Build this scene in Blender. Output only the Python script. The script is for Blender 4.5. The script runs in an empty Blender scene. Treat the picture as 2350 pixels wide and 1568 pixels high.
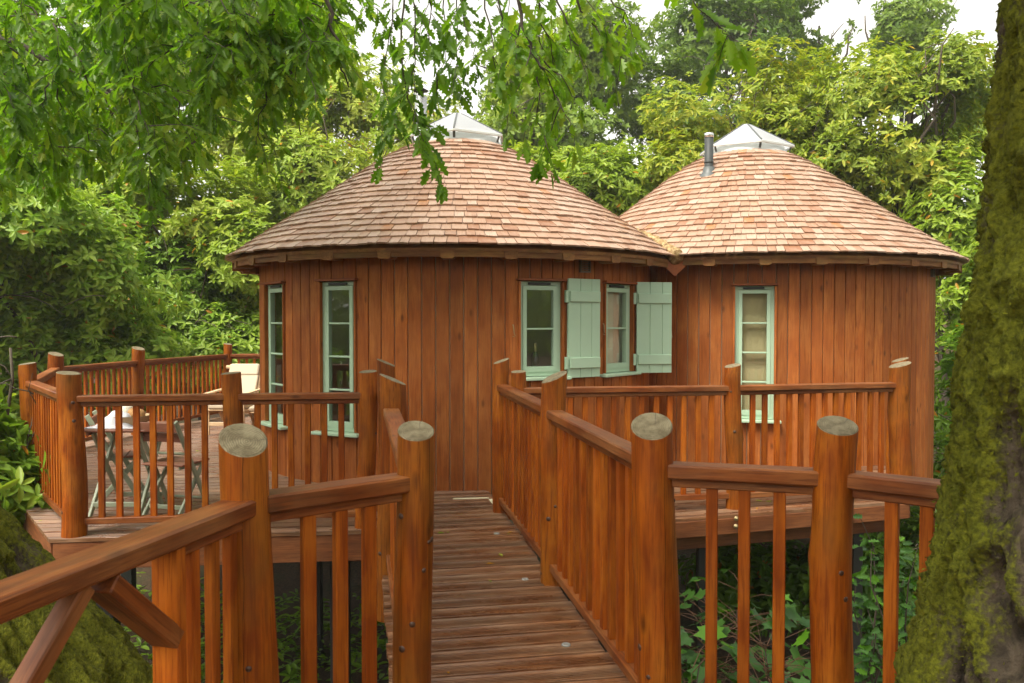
import bpy, bmesh, math, random
import numpy as np
from mathutils import Vector, Matrix

random.seed(7)
RNG = np.random.default_rng(11)
scene = bpy.context.scene
COL = scene.collection
R = math.radians

# ------------------------------------------------------------------ camera, sky, sun, exposure
EYE = 1.6
FPX = 1900.0            # focal length for a 2350 px wide picture
PITCH = math.atan(48 / FPX)
cam_data = bpy.data.cameras.new('camera')
cam = bpy.data.objects.new('camera', cam_data)
COL.objects.link(cam)
cam.location = (0, 0, EYE)
cam.rotation_euler = (math.pi / 2 - PITCH, 0, 0)
cam_data.sensor_width = 36
cam_data.lens = 36 * FPX / 2350
cam_data.clip_start = 0.05
cam_data.clip_end = 400
cam_data.dof.use_dof = True
cam_data.dof.focus_distance = 7.5
cam_data.dof.aperture_fstop = 8.0
scene.camera = cam

world = bpy.data.worlds.new('World')
scene.world = world
world.use_nodes = True
wn = world.node_tree
wn.nodes.clear()
w_out = wn.nodes.new('ShaderNodeOutputWorld')
w_bg = wn.nodes.new('ShaderNodeBackground')
w_hs = wn.nodes.new('ShaderNodeHueSaturation')
w_sky = wn.nodes.new('ShaderNodeTexSky')
w_sky.sky_type = 'NISHITA'
w_sky.sun_disc = False
SUN_EL, SUN_AZ = R(58), R(222)          # azimuth clockwise from +Y: high, behind the camera on the terrace side
w_sky.sun_elevation = SUN_EL
w_sky.sun_rotation = SUN_AZ
w_sky.air_density = 1.0
w_sky.dust_density = 4.0
w_hs.inputs['Saturation'].default_value = 0.06      # thin white overcast
wn.links.new(w_sky.outputs[0], w_hs.inputs['Color'])
w_wb = wn.nodes.new('ShaderNodeMix'); w_wb.data_type = 'RGBA'; w_wb.blend_type = 'MULTIPLY'     # the photograph's warm white balance
w_wb.inputs[0].default_value = 1.0; w_wb.inputs[7].default_value = (1.0, 0.965, 0.885, 1)
wn.links.new(w_hs.outputs[0], w_wb.inputs[6])
wn.links.new(w_wb.outputs[2], w_bg.inputs['Color'])
w_bg.inputs['Strength'].default_value = 0.14
wn.links.new(w_bg.outputs[0], w_out.inputs['Surface'])

sun_data = bpy.data.lights.new('sun', 'SUN')
sun_data.energy = 1.5
sun_data.angle = R(20)
sun_data.color = (1.0, 0.92, 0.78)
sun = bpy.data.objects.new('sun', sun_data)
COL.objects.link(sun)
sd = Vector((math.sin(SUN_AZ) * math.cos(SUN_EL), math.cos(SUN_AZ) * math.cos(SUN_EL), math.sin(SUN_EL)))
sun.rotation_euler = sd.to_track_quat('Z', 'Y').to_euler()
sun.location = sd * 60

scene.view_settings.view_transform = 'Standard'
scene.view_settings.look = 'None'
scene.view_settings.exposure = 1.55
scene.view_settings.gamma = 1
scene.cycles.max_bounces = 8
scene.cycles.diffuse_bounces = 4
scene.cycles.transparent_max_bounces = 12
scene.cycles.caustics_reflective = False
scene.cycles.caustics_refractive = False
scene.cycles.use_denoising = True

# ------------------------------------------------------------------ measuring helpers
CP, SP = math.cos(PITCH), math.sin(PITCH)
def ray(x, y):
    u, v = (x - 1175) / FPX, (y - 784) / FPX
    return Vector((u, CP - v * SP, -SP - v * CP))
def at(x, y, Y):
    d = ray(x, y)
    return Vector((0, 0, EYE)) + d * (Y / d.y)
def at_z(x, y, z):
    d = ray(x, y)
    return Vector((0, 0, EYE)) + d * ((z - EYE) / d.z)

# ------------------------------------------------------------------ object helpers
WM = {}
def link(name, data, M=None, parent=None):
    o = bpy.data.objects.new(name, data)
    COL.objects.link(o)
    M = M or Matrix.Identity(4)
    if parent is not None:
        o.parent = parent
        o.matrix_parent_inverse = WM[parent.name].inverted()
    o.matrix_basis = M
    WM[o.name] = M
    return o
def tag(o, label=None, cat=None, group=None, kind=None):
    if label: o['label'] = label
    if cat: o['category'] = cat
    if group: o['group'] = group
    if kind: o['kind'] = kind
    return o
def thing(name, loc, label, cat, group=None):
    o = link(name, None, Matrix.Translation(Vector(loc)))
    o.empty_display_size = 0.2
    return tag(o, label, cat, group)
def mesh(name, verts, faces, mat=None, smooth=False):
    me = bpy.data.meshes.new(name)
    me.from_pydata([tuple(v) for v in verts], [], faces)
    if mat: me.materials.append(mat)
    if smooth:
        me.polygons.foreach_set('use_smooth', [True] * len(me.polygons))
    me.update()
    return me
BOXES = {}
def box_mesh(sx, sy, sz, mat, c=0.004):
    key = (round(sx, 3), round(sy, 3), round(sz, 3), mat.name, c)
    if key in BOXES: return BOXES[key]
    bm = bmesh.new()
    hx, hy, hz = sx / 2, sy / 2, sz / 2
    c = min(c, hx * .45, hy * .45, hz * .45)
    for a in (-1, 1):
        for b in (-1, 1):
            for d in (-1, 1):
                bm.verts.new((a * hx, b * (hy - c), d * (hz - c)))
                bm.verts.new((a * (hx - c), b * hy, d * (hz - c)))
                bm.verts.new((a * (hx - c), b * (hy - c), d * hz))
    bmesh.ops.convex_hull(bm, input=bm.verts)
    me = bpy.data.meshes.new('box')
    bm.to_mesh(me); bm.free()
    me.materials.append(mat)
    BOXES[key] = me
    return me
def frame(p, x, z_hint=(0, 0, 1)):
    """matrix at p whose local X runs along x and local Z is close to z_hint"""
    x = Vector(x).normalized(); zh = Vector(z_hint)
    y = zh.cross(x).normalized(); z = x.cross(y)
    M = Matrix((x, y, z)).transposed().to_4x4()
    M.translation = Vector(p)
    return M
def beam(name, p0, p1, w, h, mat, parent=None, up=(0, 0, 1), c=0.004):
    """board from p0 to p1; w across (horizontal), h along up"""
    p0, p1 = Vector(p0), Vector(p1)
    M = frame((p0 + p1) / 2, p1 - p0, up)
    return link(name, box_mesh((p1 - p0).length, w, h, mat, c), M, parent)
def upright(name, p0, p1, w, t, mat, parent=None, face=(0, -1, 0), c=0.004):
    """stick whose long axis is local Z; w across the face, t along the face normal"""
    p0, p1 = Vector(p0), Vector(p1)
    z = (p1 - p0).normalized(); f = Vector(face)
    x = f.cross(z).normalized() * -1; y = z.cross(x)
    M = Matrix((x, y, z)).transposed().to_4x4(); M.translation = (p0 + p1) / 2
    return link(name, box_mesh(w, t, (p1 - p0).length, mat, c), M, parent)
def tube(polys, seg=8):
    """polys: list of (points, radii) -> verts, faces of tapered tubes with closed ends"""
    V, F = [], []
    for pts, rad in polys:
        pts = [Vector(p) for p in pts]
        base = len(V)
        up = Vector((0.31, 0.2, 0.93))
        for i, p in enumerate(pts):
            d = (pts[min(i + 1, len(pts) - 1)] - pts[max(i - 1, 0)]).normalized()
            a = d.cross(up)
            if a.length < 1e-3: a = d.cross(Vector((1, 0, 0)))
            a.normalize(); b = d.cross(a)
            for k in range(seg):
                t = 2 * math.pi * k / seg
                V.append(p + (a * math.cos(t) + b * math.sin(t)) * rad[i])
        for i in range(len(pts) - 1):
            for k in range(seg):
                k2 = (k + 1) % seg
                F.append((base + i * seg + k, base + i * seg + k2, base + (i + 1) * seg + k2, base + (i + 1) * seg + k))
        F.append(tuple(base + k for k in range(seg))[::-1])
        F.append(tuple(base + (len(pts) - 1) * seg + k for k in range(seg)))
    return V, F
def tube_obj(name, polys, mat, parent=None, seg=8, smooth=True):
    V, F = tube(polys, seg)
    return link(name, mesh(name, V, F, mat, smooth), None, parent)
def lathe(name, prof, mat, M, parent=None, seg=20, smooth=True):
    V, F = [], []
    for r, z in prof:
        for k in range(seg):
            t = 2 * math.pi * k / seg
            V.append((r * math.cos(t), r * math.sin(t), z))
    for i in range(len(prof) - 1):
        for k in range(seg):
            k2 = (k + 1) % seg
            F.append((i * seg + k, i * seg + k2, (i + 1) * seg + k2, (i + 1) * seg + k))
    return link(name, mesh(name, V, F, mat, smooth), M, parent)

# ------------------------------------------------------------------ materials
class NT:
    def __init__(self, name):
        self.m = bpy.data.materials.new(name); self.m.use_nodes = True
        self.t = self.m.node_tree; self.t.nodes.clear()
        self.out = self.n('ShaderNodeOutputMaterial')
    def n(self, typ, **kw):
        nd = self.t.nodes.new(typ)
        for k, v in kw.items():
            if k in nd.bl_rna.properties: setattr(nd, k, v)
        return nd
    def l(self, a, b): self.t.links.new(a, b)
    def math(self, op, a, b=None, clamp=False):
        nd = self.n('ShaderNodeMath', operation=op); nd.use_clamp = clamp
        for i, v in enumerate((a, b)):
            if v is None: continue
            if isinstance(v, (int, float)): nd.inputs[i].default_value = v
            else: self.l(v, nd.inputs[i])
        return nd.outputs[0]
    def mix(self, f, a, b, blend='MIX'):
        nd = self.n('ShaderNodeMix', data_type='RGBA', blend_type=blend)
        for i, v in ((0, f), (6, a), (7, b)):
            if isinstance(v, (int, float)): nd.inputs[i].default_value = v
            elif isinstance(v, tuple): nd.inputs[i].default_value = (*v, 1)
            else: self.l(v, nd.inputs[i])
        return nd.outputs[2]
    def ramp(self, f, stops):
        nd = self.n('ShaderNodeValToRGB')
        e = nd.color_ramp.elements
        while len(e) < len(stops): e.new(0.5)
        for s, (p, c) in zip(e, stops):
            s.position = p; s.color = (*c, 1) if isinstance(c, tuple) else (c, c, c, 1)
        self.l(f, nd.inputs[0])
        return nd.outputs[0]
    def noise(self, vec, scale, detail=3, rough=0.55, dist=0.0):
        nd = self.n('ShaderNodeTexNoise')
        nd.inputs['Scale'].default_value = scale; nd.inputs['Detail'].default_value = detail
        nd.inputs['Roughness'].default_value = rough; nd.inputs['Distortion'].default_value = dist
        self.l(vec, nd.inputs['Vector'])
        return nd.outputs['Fac']
    def bump(self, h, strength, dist):
        nd = self.n('ShaderNodeBump')
        nd.inputs['Strength'].default_value = strength; nd.inputs['Distance'].default_value = dist
        self.l(h, nd.inputs['Height'])
        return nd.outputs[0]
    def bsdf(self, col, rough=0.5, normal=None, spec=0.5, metal=0.0):
        nd = self.n('ShaderNodeBsdfPrincipled')
        for key, v in (('Base Color', col), ('Roughness', rough), ('Specular IOR Level', spec), ('Metallic', metal)):
            if isinstance(v, tuple): nd.inputs[key].default_value = (*v, 1)
            elif isinstance(v, (int, float)): nd.inputs[key].default_value = v
            else: self.l(v, nd.inputs[key])
        if normal is not None: self.l(normal, nd.inputs['Normal'])
        return nd.outputs[0]
    def done(self, sh):
        self.l(sh, self.out.inputs['Surface'])
        return self.m
def plain(name, col, rough=0.6, metal=0.0, spec=0.5, var=0.08, scale=30):
    t = NT(name)
    tc = t.n('ShaderNodeTexCoord')
    nz = t.noise(tc.outputs['Object'], scale, 4)
    c = t.mix(nz, tuple(max(0, v * (1 - var)) for v in col), tuple(v * (1 + var) for v in col))
    return t.done(t.bsdf(c, rough, t.bump(nz, 0.15, 0.002), spec, metal))
def wood(name, base, dark, light, axis, rough=0.45, knots=0.5, var=0.35, groove=0, crack=False, weather=None, bump=0.35, use_uv=False, spec=0.5):
    """timber with the grain along the local axis; each board takes its own tone and its own stretch of grain"""
    t = NT(name)
    tc = t.n('ShaderNodeTexCoord')
    oi = t.n('ShaderNodeObjectInfo')
    off = t.n('ShaderNodeCombineXYZ')
    for i, m in enumerate((37.0, 91.0, 53.0)):
        t.l(t.math('MULTIPLY', oi.outputs['Random'], m), off.inputs[i])
    add = t.n('ShaderNodeVectorMath', operation='ADD')
    t.l(tc.outputs['UV' if use_uv else 'Object'], add.inputs[0]); t.l(off.outputs[0], add.inputs[1])
    def stretched(along, across):
        mp = t.n('ShaderNodeMapping')
        sc = [across] * 3; sc['XYZ'.index(axis)] = along
        mp.inputs['Scale'].default_value = sc
        t.l(add.outputs[0], mp.inputs['Vector'])
        return mp.outputs[0]
    fine = t.noise(stretched(5, 130), 1, 4, 0.6)
    mid = t.noise(stretched(2.4, 30), 1, 4, 0.6, 0.6)
    patch = t.noise(stretched(2.6, 5.5), 1, 4, 0.6)
    c = t.mix(t.ramp(mid, [(0.3, 0.0), (0.7, 1.0)]), dark, base)
    c = t.mix(t.ramp(patch, [(0.42, 0.0), (0.72, 0.75)]), c, light)
    c = t.mix(t.ramp(fine, [(0.36, 0.0), (0.5, 1.0)]), t.mix(0.8, c, dark), c)
    if knots:
        vo = t.n('ShaderNodeTexVoronoi', feature='F1')
        vo.inputs['Scale'].default_value = 1.0
        vo.inputs['Randomness'].default_value = 1.0
        t.l(stretched(3.2, 7.5), vo.inputs['Vector'])
        k = t.ramp(vo.outputs['Distance'], [(0.05, 1.0), (0.16, 0.0)])
        c = t.mix(t.math('MULTIPLY', k, knots), c, tuple(v * 0.35 for v in dark))
    if crack:
        sep = t.n('ShaderNodeSeparateXYZ'); t.l(tc.outputs['Object'], sep.inputs[0])
        ang = t.math('ARCTAN2', sep.outputs[0], sep.outputs[1])
        wob = t.math('MULTIPLY', t.math('SUBTRACT', t.noise(stretched(2.2, 0.2), 1, 3), 0.5), 0.5)
        for shift, wdt in ((2.2, 0.016), (-2.6, 0.012), (0.5, 0.012)):
            sh = t.math('ADD', t.math('MULTIPLY', oi.outputs['Random'], 1.3), shift)
            d = t.math('ABSOLUTE', t.math('SUBTRACT', t.math('ADD', ang, wob), sh))
            ln = t.math('LESS_THAN', d, wdt)
            c = t.mix(t.math('MULTIPLY', ln, 0.85), c, tuple(v * 0.12 for v in dark))
    if weather:
        wf = t.noise(stretched(1.6, 2.6), 1, 5, 0.65)
        c = t.mix(t.ramp(wf, [(0.46, 0.0), (0.7, weather[3])]), c, weather[:3])
    val = t.math('ADD', t.math('MULTIPLY', oi.outputs['Random'], var), 1 - var / 2)
    hs = t.n('ShaderNodeHueSaturation'); t.l(val, hs.inputs['Value']); t.l(c, hs.inputs['Color'])
    h = t.math('ADD', t.math('MULTIPLY', fine, 0.5), mid)
    nrm = t.bump(h, bump, 0.002)
    if groove:
        sep = t.n('ShaderNodeSeparateXYZ'); t.l(tc.outputs['Object'], sep.inputs[0])
        s = t.math('SINE', t.math('MULTIPLY', sep.outputs[1], groove * 2 * math.pi))
        nb = t.n('ShaderNodeBump'); nb.inputs['Strength'].default_value = 1.0; nb.inputs['Distance'].default_value = 0.005
        t.l(s, nb.inputs['Height']); t.l(nrm, nb.inputs['Normal']); nrm = nb.outputs[0]
    rg = t.math('ADD', t.math('MULTIPLY', patch, 0.3), rough - 0.15)
    return t.done(t.bsdf(hs.outputs[0], rg, nrm, spec))
def leaf_mat(name, stops, rough=0.38, trans=0.35, spec=0.5):
    """leaf colour from the leaf's own tint; thin leaves let some light through"""
    t = NT(name)
    at_ = t.n('ShaderNodeAttribute', attribute_name='tint')
    c = t.ramp(at_.outputs['Fac'], stops)
    tc = t.n('ShaderNodeTexCoord')
    nz = t.noise(tc.outputs['Object'], 60, 2)
    c = t.mix(t.math('MULTIPLY', nz, 0.35), c, t.mix(1.0, c, (0.75, 0.85, 0.6), 'MULTIPLY'))
    a = t.bsdf(c, rough, None, spec)
    tr = t.n('ShaderNodeBsdfTranslucent')
    t.l(t.mix(1.0, c, (1.25, 1.3, 0.6), 'MULTIPLY'), tr.inputs['Color'])
    mx = t.n('ShaderNodeMixShader'); mx.inputs[0].default_value = trans
    t.l(a, mx.inputs[1]); t.l(tr.outputs[0], mx.inputs[2])
    return t.done(mx.outputs[0])

M_POST = wood('stained_log', (0.33, 0.080, 0.005), (0.13, 0.024, 0.002), (0.42, 0.140, 0.011), 'Z', 0.5, 0.75, 0.35, crack=True, weather=(0.13, 0.052, 0.009, 0.6), bump=0.7, spec=0.16)
M_RAIL = wood('stained_rail', (0.25, 0.064, 0.011), (0.09, 0.020, 0.004), (0.33, 0.125, 0.034), 'X', 0.46, 0.6, 0.3, weather=(0.27, 0.14, 0.06, 0.4), spec=0.25, bump=0.6)
M_BAL = wood('stained_baluster', (0.35, 0.080, 0.006), (0.17, 0.032, 0.003), (0.45, 0.14, 0.011), 'Z', 0.55, 0.3, 0.5, spec=0.14)
M_WALL = wood('cedar_cladding', (0.38, 0.112, 0.022), (0.20, 0.050, 0.010), (0.45, 0.17, 0.045), 'Z', 0.6, 0.8, 0.42, spec=0.14, weather=(0.24, 0.068, 0.017, 0.6))
M_TRIM = wood('cedar_trim', (0.30, 0.078, 0.019), (0.16, 0.036, 0.010), (0.35, 0.11, 0.034), 'X', 0.5, 0.3, 0.2, spec=0.25)
M_DECK = wood('deck_board', (0.33, 0.135, 0.05), (0.115, 0.042, 0.016), (0.42, 0.24, 0.135), 'X', 0.30, 0.25, 0.55, groove=62, weather=(0.28, 0.19, 0.12, 0.6), spec=0.6)
M_JOIST = wood('deck_joist', (0.22, 0.072, 0.022), (0.10, 0.030, 0.010), (0.28, 0.11, 0.040), 'X', 0.55, 0.3, 0.2, spec=0.3)
M_FASCIA = wood('eaves_timber', (0.25, 0.098, 0.028), (0.12, 0.04, 0.012), (0.34, 0.17, 0.05), 'X', 0.6, 0.3, 0.3, weather=(0.18, 0.13, 0.03, 0.5), spec=0.25)
M_TEAK = wood('pale_teak', (0.62, 0.44, 0.26), (0.46, 0.30, 0.16), (0.72, 0.55, 0.36), 'X', 0.5, 0.1, 0.2)
M_SLAT = wood('oiled_slat', (0.27, 0.10, 0.055), (0.16, 0.055, 0.03), (0.34, 0.15, 0.09), 'X', 0.5, 0.1, 0.25)
M_SAGE = plain('sage_paint', (0.36, 0.50, 0.36), 0.42, var=0.05, scale=14)
M_CHAIR_GREEN = plain('grey_green_paint', (0.33, 0.38, 0.27), 0.5, var=0.06)
M_BLACK = plain('black_plastic', (0.015, 0.015, 0.015), 0.5)
M_DARKIN = plain('dark_lining', (0.09, 0.06, 0.045), 0.8)
M_CREAM = plain('cream_cloth', (0.50, 0.41, 0.30), 0.9, var=0.05, scale=90)
M_WHITE = plain('white_cloth', (0.55, 0.55, 0.60), 0.9, var=0.04, scale=60)
M_STEEL = plain('galvanised_steel', (0.075, 0.085, 0.085), 0.45, 0.0)
M_FLUE = plain('grey_flue_enamel', (0.045, 0.05, 0.05), 0.5, spec=0.25)
M_BRIGHT = plain('bright_steel', (0.66, 0.68, 0.68), 0.25, 0.9)
M_BRASS = plain('brass', (0.42, 0.33, 0.17), 0.4, 0.7)
M_DISC = plain('dull_disc', (0.30, 0.30, 0.28), 0.5, 0.3)
M_KERBRING = plain('pale_zinc', (0.56, 0.58, 0.56), 0.5, 0.2)
M_STRIP = plain('cream_paint', (0.62, 0.58, 0.40), 0.7)
M_PLASTER = plain('room_plaster', (0.55, 0.48, 0.36), 0.9)
M_BREAD = plain('bread_crust', (0.42, 0.22, 0.08), 0.8, var=0.3, scale=40)
M_KNOT = plain('knot', (0.055, 0.022, 0.010), 0.5, var=0.3)
M_FOAM = None
def endgrain():
    t = NT('sawn_end_grain')
    tc = t.n('ShaderNodeTexCoord')
    oi = t.n('ShaderNodeObjectInfo')
    sep = t.n('ShaderNodeSeparateXYZ'); t.l(tc.outputs['Object'], sep.inputs[0])
    x = t.math('SUBTRACT', sep.outputs[0], 0.012); y = t.math('ADD', sep.outputs[1], 0.008)
    r = t.math('SQRT', t.math('ADD', t.math('MULTIPLY', x, x), t.math('MULTIPLY', y, y)))
    wob = t.noise(tc.outputs['Object'], 22, 3)
    rings = t.math('SINE', t.math('MULTIPLY', t.math('ADD', r, t.math('MULTIPLY', wob, 0.02)), 900))
    patch = t.noise(tc.outputs['Object'], 24, 5, 0.65)
    c = t.mix(t.ramp(patch, [(0.38, 0.0), (0.62, 1.0)]), (0.115, 0.085, 0.038), (0.27, 0.225, 0.135))
    c = t.mix(t.math('MULTIPLY', t.math('ADD', rings, 1.0), 0.34), c, (0.09, 0.068, 0.036))
    ang = t.math('ARCTAN2', x, y)
    d = t.math('ABSOLUTE', t.math('SUBTRACT', t.math('ADD', ang, t.math('MULTIPLY', wob, 0.3)), t.math('MULTIPLY', oi.outputs['Random'], 3.0)))
    c = t.mix(t.math('MULTIPLY', t.math('LESS_THAN', d, 0.03), 0.7), c, (0.06, 0.045, 0.03))
    return t.done(t.bsdf(c, 0.75, t.bump(rings, 0.25, 0.002)))
M_END = endgrain()
def shingle_mat():
    t = NT('cedar_shingle')
    at_ = t.n('ShaderNodeAttribute', attribute_name='tint')
    tc = t.n('ShaderNodeTexCoord')
    mp = t.n('ShaderNodeMapping'); mp.inputs['Scale'].default_value = (150, 7, 1)
    t.l(tc.outputs['UV'], mp.inputs['Vector'])
    g = t.noise(mp.outputs[0], 1, 4, 0.6)
    mp2 = t.n('ShaderNodeMapping'); mp2.inputs['Scale'].default_value = (16, 9, 1)
    t.l(tc.outputs['UV'], mp2.inputs['Vector'])
    p = t.noise(mp2.outputs[0], 1, 4, 0.65)
    c = t.ramp(at_.outputs['Fac'], [(0.0, (0.25, 0.115, 0.058)), (0.35, (0.325, 0.19, 0.12)), (0.72, (0.395, 0.262, 0.187)), (0.93, (0.45, 0.33, 0.255)), (1.0, (0.33, 0.14, 0.045))])
    c = t.mix(t.ramp(g, [(0.34, 0.0), (0.55, 1.0)]), t.mix(0.45, c, (0.20, 0.085, 0.045)), c)
    c = t.mix(t.ramp(p, [(0.5, 0.0), (0.75, 0.6)]), c, (0.40, 0.28, 0.20))
    return t.done(t.bsdf(c, 0.42, t.bump(g, 0.5, 0.002), 0.7))
M_SHINGLE = shingle_mat()
def glass_mat():
    t = NT('window_glass')
    lw = t.n('ShaderNodeLayerWeight'); lw.inputs['Blend'].default_value = 0.5
    fr = t.math('ADD', t.math('MULTIPLY', t.math('POWER', lw.outputs['Facing'], 5.0), 0.85), 0.11)
    gl = t.n('ShaderNodeBsdfGlossy'); gl.inputs['Roughness'].default_value = 0.02
    tr = t.n('ShaderNodeBsdfTransparent'); tr.inputs['Color'].default_value = (0.98, 0.99, 0.98, 1)
    mx = t.n('ShaderNodeMixShader')
    t.l(fr, mx.inputs[0]); t.l(tr.outputs[0], mx.inputs[1]); t.l(gl.outputs[0], mx.inputs[2])
    return t.done(mx.outputs[0])
M_GLASS = glass_mat()
def dome_mat():
    t = NT('milky_acrylic')
    a = t.bsdf((0.50, 0.52, 0.55), 0.3)
    tr = t.n('ShaderNodeBsdfTranslucent'); tr.inputs['Color'].default_value = (0.9, 0.92, 0.92, 1)
    mx = t.n('ShaderNodeMixShader'); mx.inputs[0].default_value = 0.45
    t.l(a, mx.inputs[1]); t.l(tr.outputs[0], mx.inputs[2])
    return t.done(mx.outputs[0])
M_DOME = dome_mat()
def linen():
    t = NT('linen_blind')
    tc = t.n('ShaderNodeTexCoord')
    nz = t.noise(tc.outputs['Object'], 40, 3)
    c = t.mix(nz, (0.70, 0.60, 0.34), (0.76, 0.67, 0.42))
    tr = t.n('ShaderNodeBsdfTranslucent'); t.l(c, tr.inputs['Color'])
    mx = t.n('ShaderNodeMixShader'); mx.inputs[0].default_value = 0.45
    t.l(t.bsdf(c, 0.9, None, 0.1), mx.inputs[1]); t.l(tr.outputs[0], mx.inputs[2])
    return t.done(mx.outputs[0])
M_BLIND = linen()
def clear_glass():
    t = NT('drinking_glass')
    gl = t.n('ShaderNodeBsdfGlossy'); gl.inputs['Roughness'].default_value = 0.03
    tr = t.n('ShaderNodeBsdfTransparent')
    mx = t.n('ShaderNodeMixShader'); mx.inputs[0].default_value = 0.3
    t.l(tr.outputs[0], mx.inputs[1]); t.l(gl.outputs[0], mx.inputs[2])
    return t.done(mx.outputs[0])
M_CLEAR = clear_glass()
def foam_mat():
    t = NT('valley_sealant')
    tc = t.n('ShaderNodeTexCoord')
    n1 = t.noise(tc.outputs['Object'], 22, 5, 0.65)
    c = t.ramp(n1, [(0.36, (0.10, 0.05, 0.016)), (0.5, (0.26, 0.165, 0.06)), (0.66, (0.46, 0.37, 0.20))])
    return t.done(t.bsdf(c, 0.7, t.bump(n1, 0.8, 0.012)))
M_FOAM = foam_mat()
def bark_mat(name, moss_amt, moss_a, moss_b, brown_a, brown_b):
    t = NT(name)
    tc = t.n('ShaderNodeTexCoord')
    mp = t.n('ShaderNodeMapping'); mp.inputs['Scale'].default_value = (20, 20, 3.2); t.l(tc.outputs['Object'], mp.inputs['Vector'])
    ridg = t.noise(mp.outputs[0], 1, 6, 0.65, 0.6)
    big = t.noise(tc.outputs['Object'], 2.6, 4, 0.6)
    fine = t.noise(tc.outputs['Object'], 75, 4, 0.7)
    fuzz = t.noise(tc.outputs['Object'], 160, 3, 0.7)
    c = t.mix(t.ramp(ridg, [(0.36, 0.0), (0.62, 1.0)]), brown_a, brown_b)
    moss = t.mix(t.ramp(fine, [(0.3, 0.0), (0.7, 1.0)]), moss_a, moss_b)
    at_ = t.n('ShaderNodeAttribute', attribute_name='tint')
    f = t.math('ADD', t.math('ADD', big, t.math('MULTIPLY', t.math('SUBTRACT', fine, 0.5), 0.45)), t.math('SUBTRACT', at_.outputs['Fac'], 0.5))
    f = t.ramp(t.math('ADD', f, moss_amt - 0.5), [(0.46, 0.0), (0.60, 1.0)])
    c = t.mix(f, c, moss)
    h = t.math('ADD', t.math('MULTIPLY', ridg, 1.6), t.math('ADD', t.math('MULTIPLY', fine, 0.3), t.math('MULTIPLY', fuzz, 0.2)))
    return t.done(t.bsdf(c, 0.95, t.bump(h, 1.0, 0.03), 0.15))
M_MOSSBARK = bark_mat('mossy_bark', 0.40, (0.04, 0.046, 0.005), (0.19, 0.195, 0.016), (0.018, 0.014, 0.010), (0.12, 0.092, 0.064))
M_BARK = plain('twig_bark', (0.06, 0.045, 0.03), 0.85, var=0.4, scale=20)
M_LIMB = plain('limb_bark', (0.075, 0.058, 0.04), 0.9, var=0.45, scale=12)

L_OAK = leaf_mat('oak_leaf', [(0.0, (0.07, 0.16, 0.012)), (0.5, (0.14, 0.28, 0.016)), (0.9, (0.23, 0.37, 0.024)), (1.0, (0.31, 0.40, 0.04))], 0.42, 0.6, 0.35)
L_DARK = leaf_mat('laurel_leaf', [(0.0, (0.08, 0.165, 0.016)), (0.6, (0.22, 0.36, 0.036)), (0.955, (0.37, 0.48, 0.07)), (0.97, (0.36, 0.24, 0.03)), (1.0, (0.45, 0.2, 0.02))], 0.4, 0.44, 0.35)
L_MID = leaf_mat('rhododendron_leaf', [(0.0, (0.13, 0.215, 0.016)), (0.5, (0.26, 0.36, 0.030)), (0.93, (0.42, 0.46, 0.065)), (0.96, (0.42, 0.30, 0.04)), (1.0, (0.50, 0.24, 0.02))], 0.42, 0.4, 0.3)
L_YELLOW = leaf_mat('yellowing_leaf', [(0.0, (0.13, 0.205, 0.018)), (0.45, (0.26, 0.335, 0.028)), (0.85, (0.44, 0.45, 0.05)), (1.0, (0.50, 0.33, 0.03))], 0.45, 0.42, 0.3)
L_FAR = leaf_mat('far_oak_leaf', [(0.0, (0.09, 0.165, 0.024)), (0.6, (0.20, 0.295, 0.036)), (1.0, (0.34, 0.40, 0.05))], 0.5, 0.42, 0.3)
L_SYC = leaf_mat('sycamore_leaf', [(0.0, (0.03, 0.085, 0.022)), (0.7, (0.07, 0.18, 0.03)), (1.0, (0.14, 0.34, 0.02))], 0.45, 0.35, 0.35)
# ------------------------------------------------------------------ ground
def ground_z(x, y):
    z = -2.25 + 0.12 * math.sin(x * 0.9 + 1.3) * math.cos(y * 0.7)
    if y > 12: z += min(3.2, (y - 12) * 0.22)
    z += max(0.0, abs(x) - 7) * 0.16
    return z
def build_ground():
    V, F = [], []
    xs = [-150, -90, -60, -40, -28] + [-20 + i * 0.8 for i in range(51)] + [28, 40, 60, 90, 150]
    ys = [-150, -80, -40, -20] + [-10 + i * 0.8 for i in range(46)] + [36, 50, 80, 150]
    for y in ys:
        for x in xs:
            V.append((x, y, ground_z(max(-22, min(22, x)), min(y, 30)) + random.uniform(-.05, .05)))
    nx = len(xs)
    for j in range(len(ys) - 1):
        for i in range(nx - 1):
            F.append((j * nx + i, j * nx + i + 1, (j + 1) * nx + i + 1, (j + 1) * nx + i))
    t = NT('leaf_litter')
    tc = t.n('ShaderNodeTexCoord')
    n1 = t.noise(tc.outputs['Object'], 1.3, 4); n2 = t.noise(tc.outputs['Object'], 28, 5, 0.7)
    c = t.mix(t.ramp(n2, [(0.35, 0.0), (0.65, 1.0)]), (0.022, 0.015, 0.009), (0.085, 0.052, 0.026))
    c = t.mix(t.ramp(n1, [(0.5, 0.0), (0.65, 0.6)]), c, (0.03, 0.04, 0.013))
    m = t.done(t.bsdf(c, 0.9, t.bump(n2, 0.9, 0.04), 0.2))
    tag(link('ground', mesh('ground', V, F, m, True)), kind='structure')
build_ground()

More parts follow.
